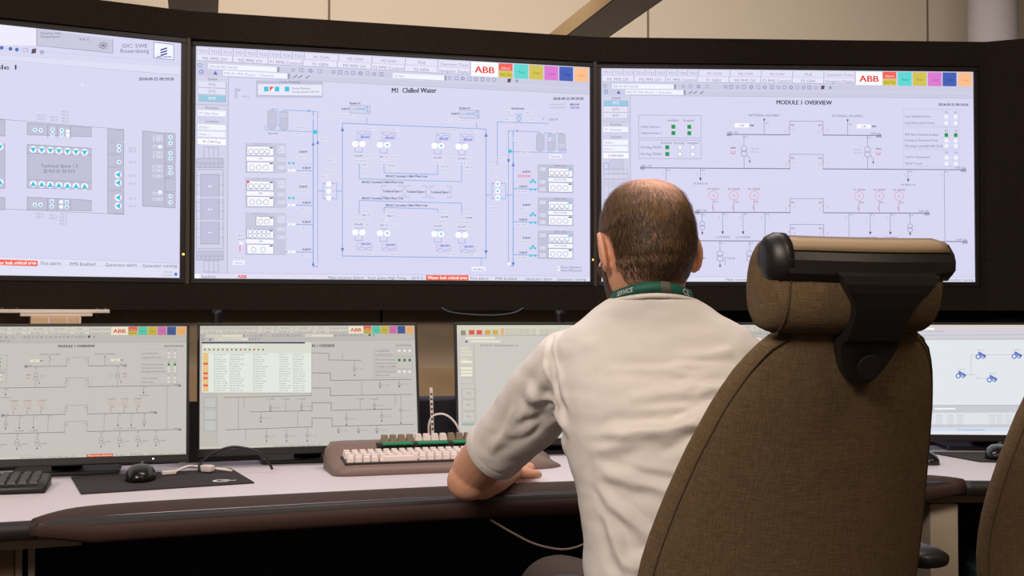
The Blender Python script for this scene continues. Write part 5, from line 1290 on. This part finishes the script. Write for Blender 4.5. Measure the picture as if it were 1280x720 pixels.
# shirt
bm = BM()
TR = [(.47, .300, 2.03, .170, .125), (.53, .300, 2.03, .185, .135), (.60, .300, 2.03, .183, .130), (.68, .300, 2.035, .178, .124), (.76, .294, 2.04, .176, .120), (.84, .284, 2.05, .180, .122), (.92, .270, 2.06, .186, .126), (.98, .262, 2.068, .190, .124),
      (1.03, .255, 2.075, .186, .112), (1.07, .252, 2.077, .180, .100), (1.10, .250, 2.075, .156, .090), (1.122, .243, 2.066, .117, .080), (1.139, .241, 2.058, .093, .075), (1.153, .240, 2.051, .074, .070)]
rings = []
for z, cx, cy, a, b in TR:
    ring = []
    for j in range(40):
        t_ = 2 * math.pi * j / 40; c_, s_ = math.cos(t_), math.sin(t_); e_ = .8
        yaw = R(6) * min(1, max(0, (z - .6) / .4))
        x = a * math.copysign(abs(c_) ** e_, c_); y = b * math.copysign(abs(s_) ** .9, s_)
        ring.append(W(cx + x * math.cos(-yaw) - y * math.sin(-yaw), cy + x * math.sin(-yaw) + y * math.cos(-yaw), z))
    rings.append(ring)
loft(bm, rings)
def sleeve(pts, rr): tube(bm, [W(*p) for p in pts], rr, 28)
sleeve([(.15, 2.095, 1.045), (.100, 2.125, 1.028), (.062, 2.18, .983), (.025, 2.235, .930), (-.012, 2.282, .887), (-.030, 2.303, .868)], [.070, .070, .069, .067, .063, .060])
sph(bm, W(.10, 2.115, 1.035), (.062, .062, .055))
sph(bm, W(.385, 2.095, 1.037), (.066, .060, .058))
sleeve([(.35, 2.09, 1.035), (.41, 2.11, 1.02), (.45, 2.15, .97), (.495, 2.21, .91), (.525, 2.26, .87)], [.068, .07, .068, .066, .063])
shirt = voxel(bm, .0048, 16, .6)
# drag folds: soft ridges along lines on the cloth
me = shirt
FOLDS = [  # (start, end, depth, width)
    ((.115, 1.955, .925), (.33, 1.925, .955), .007, .010), ((.13, 1.955, .90), (.42, 1.95, .985), .006, .012), ((.13, 1.95, .87), (.30, 1.92, .83), .006, .011),
    ((.12, 1.95, .84), (.24, 1.92, .76), .006, .010), ((.14, 1.95, .80), (.20, 1.91, .67), .006, .011), ((.18, 1.93, .88), (.38, 1.93, .86), .004, .010),
    ((.22, 1.92, 1.06), (.36, 1.96, 1.07), .004, .009), ((.16, 1.96, 1.04), (.38, 1.95, 1.035), .004, .008), ((.20, 1.93, 1.00), (.40, 1.95, 1.01), .004, .009), ((.2, 1.92, .97), (.33, 1.93, .98), .003, .007),
    ((.10, 2.02, .93), (.035, 2.12, .99), .007, .011), ((.09, 2.06, .90), (-.01, 2.17, .90), .006, .010), ((.06, 2.06, 1.03), (.02, 2.14, .93), .005, .011), ((.02, 2.14, .96), (-.04, 2.22, .87), .005, .010),
    ((.14, 1.93, .74), (.33, 1.91, .70), .005, .010), ((.15, 1.93, .70), (.26, 1.91, .60), .005, .010),
    ((.07, 2.10, 1.09), (.105, 2.03, .95), -.006, .006)]
import mathutils.noise as mn
me.calc_loop_triangles() if hasattr(me, 'calc_loop_triangles') else None
nrm = [v.normal.copy() for v in me.vertices]
o0 = Vector((.29, 2.06, 0))
for v, n in zip(me.vertices, nrm):
    p = v.co + o0; d = 0
    for a, b, dp, wd in FOLDS:
        a = Vector(a); b = Vector(b); ab = b - a; t_ = (p - a).dot(ab) / ab.length_squared
        if -.15 < t_ < 1.15:
            tt = min(max(t_, 0), 1); q = p - (a + ab * tt)
            # perpendicular distance measured in the surface
            q = q - n * q.dot(n); r_ = q.length + .012 * mn.noise(p * 22)
            far = abs((p - (a + ab * tt)).dot(n))
            if far < .08:
                fade = math.sin(math.pi * min(max((t_ + .15) / 1.3, 0), 1))
                d += dp * fade * (math.exp(-(r_ / wd) ** 2) - .55 * math.exp(-((r_ - 1.9 * wd) / wd) ** 2))
    d += .0022 * mn.noise(Vector((p.x * 9, p.y * 9, p.z * 24))) + .0012 * mn.noise(Vector((p.x * 24, p.y * 24, p.z * 46)))
    v.co += n * d * 1.3
sh = link('shirt', me, M['shirt'], man, True)
# open the sleeve ends with a hem band
def hemring(c0, c1, r, name='sleeve_hem'):
    c0 = W(*c0); c1 = W(*c1); t_ = (c1 - c0).normalized(); u = t_.cross(Vector((0, 0, 1))).normalized(); v_ = t_.cross(u)
    bm = BM(); rings = []
    for q, k in ((0, 1.0), (.2, 1.015), (.9, 1.02), (1, 1.0), (1, .93), (.0, .93)):
        rings.append([c0 + (c1 - c0) * q + (u * math.cos(a) + v_ * math.sin(a)) * r * k for a in [2 * math.pi * j / 36 for j in range(36)]])
    loft(bm, rings, caps=False); bmesh.ops.recalc_face_normals(bm, faces=bm.faces[:]); link(name, fin(bm, name), M['hem'], man, True)
hemring((-.023, 2.296, .875), (-.037, 2.312, .861), .0605)
hemring((.52, 2.255, .875), (.533, 2.272, .862), .064)
# collar
bm = BM(); pts = []
for j in range(41):
    a = 2 * math.pi * j / 40; pts.append(W(.240 + .0735 * math.cos(a), 2.052 + .071 * math.sin(a), 1.155 - .034 * max(0, math.sin(a)) - .010 * abs(math.cos(a)) ** 2))
tube(bm, pts, .0045, 8); link('collar', fin(bm, 'collar'), M['hem'], man, True)
# lanyard ribbon round the neck, down the chest
ly = []
def band(a0, a1, mt, name, parent, z_=1.170, n=40, k=1.0, h=.0085):
    bm = BM(); rings = []
    for j in range(n + 1):
        a = R(a0 + (a1 - a0) * j / n)
        def P_(r, dz): return W(.2385 + (.0665 + r) * k * math.cos(a), 2.052 + (.066 + r) * k * math.sin(a), z_ - .030 * max(0, math.sin(a)) - .016 * abs(math.cos(a)) ** 2 + dz)
        rings.append([P_(0, h), P_(.0018, h), P_(.006, -h), P_(.0042, -h)])
    loft(bm, rings); bmesh.ops.recalc_face_normals(bm, faces=bm.faces[:]); return link(name, fin(bm, name), mt, parent, True)
lan = band(-262, 82, M['lany'], 'lanyard', man)
band(-84, -70, M['lany2'], 'clasp', lan, k=1.02, h=.0095)
for s in (-1, 1):
    bm = BM()
    rings = [[W(.24 + s * (.022 + .0 * u) + s * .02 * (1 - u), 2.118 + .052 * min(1, u * 3), 1.142 - .28 * u) + Vector(q) for q in ((-.008, 0, 0), (.008, 0, 0), (.008, .002, 0), (-.008, .002, 0))] for u in [i / 10 for i in range(11)]]
    loft(bm, rings); link('lanyard_strap', fin(bm, 'lanyard_strap'), M['lany'], lan)
# white print on the ribbon
def ribbon_text(s, a0, a1, h=.009):
    v, f = text_geo(s, 0); w_ = max(p[0] for p in v); bm = BM(); vs = []
    for x, y in v:
        a = R(a0 + (a1 - a0) * x / w_); dz = (y / .7 - .5) * h; r = .0052 + (.0042) * (-dz / .0085) * .5
        vs.append(bm.verts.new(W(.2385 + (.0665 + r) * math.cos(a), 2.052 + (.066 + r) * math.sin(a), 1.170 - .016 * abs(math.cos(a)) ** 2 + dz)))
    for q in f:
        try: bm.faces.new([vs[i] for i in q])
        except ValueError: pass
    link('print', fin(bm, 'print'), M['white'], lan)
ribbon_text('CE', -50, -36, .010); ribbon_text('SERVICE', -150, -122, .008)
# trousers and shoes
bm = BM(); rings = []
for z, a, b in ((.475, .15, .115), (.50, .175, .135), (.54, .18, .132), (.57, .165, .12)):
    rings.append([W(.30 + a * math.cos(q), 2.03 + b * math.sin(q), z) for q in [2 * math.pi * j / 32 for j in range(32)]])
loft(bm, rings)
for pts in (((.22, 2.06, .555), (.15, 2.27, .575), (.085, 2.45, .565), (.075, 2.50, .50), (.08, 2.52, .28), (.085, 2.53, .09)), ((.38, 2.06, .555), (.42, 2.27, .565), (.45, 2.46, .56), (.455, 2.51, .49), (.45, 2.53, .28), (.45, 2.54, .09))):
    tube(bm, catmull([W(*p) for p in pts], 5), [.082 - .030 * min(1, i / 25) for i in range(26)], 20)
link('trousers', voxel(bm, .009, 8, .5), M['trouser'], man, True)
for x, y in ((.08, 2.53), (.45, 2.54)):
    bm = BM(); rings = []
    for u, w_, h in ((-.07, .028, .06), (-.05, .038, .085), (0, .04, .085), (.06, .042, .06), (.13, .046, .045), (.18, .036, .035), (.195, .018, .02)):
        rings.append([W(x + w_ * math.cos(q), y + u, max(.0, h / 2 + h / 2 * math.sin(q)) + .001) for q in [2 * math.pi * j / 16 for j in range(16)]])
    loft(bm, rings); link('shoe', fin(bm, 'shoe'), M['shoe'], man, True)
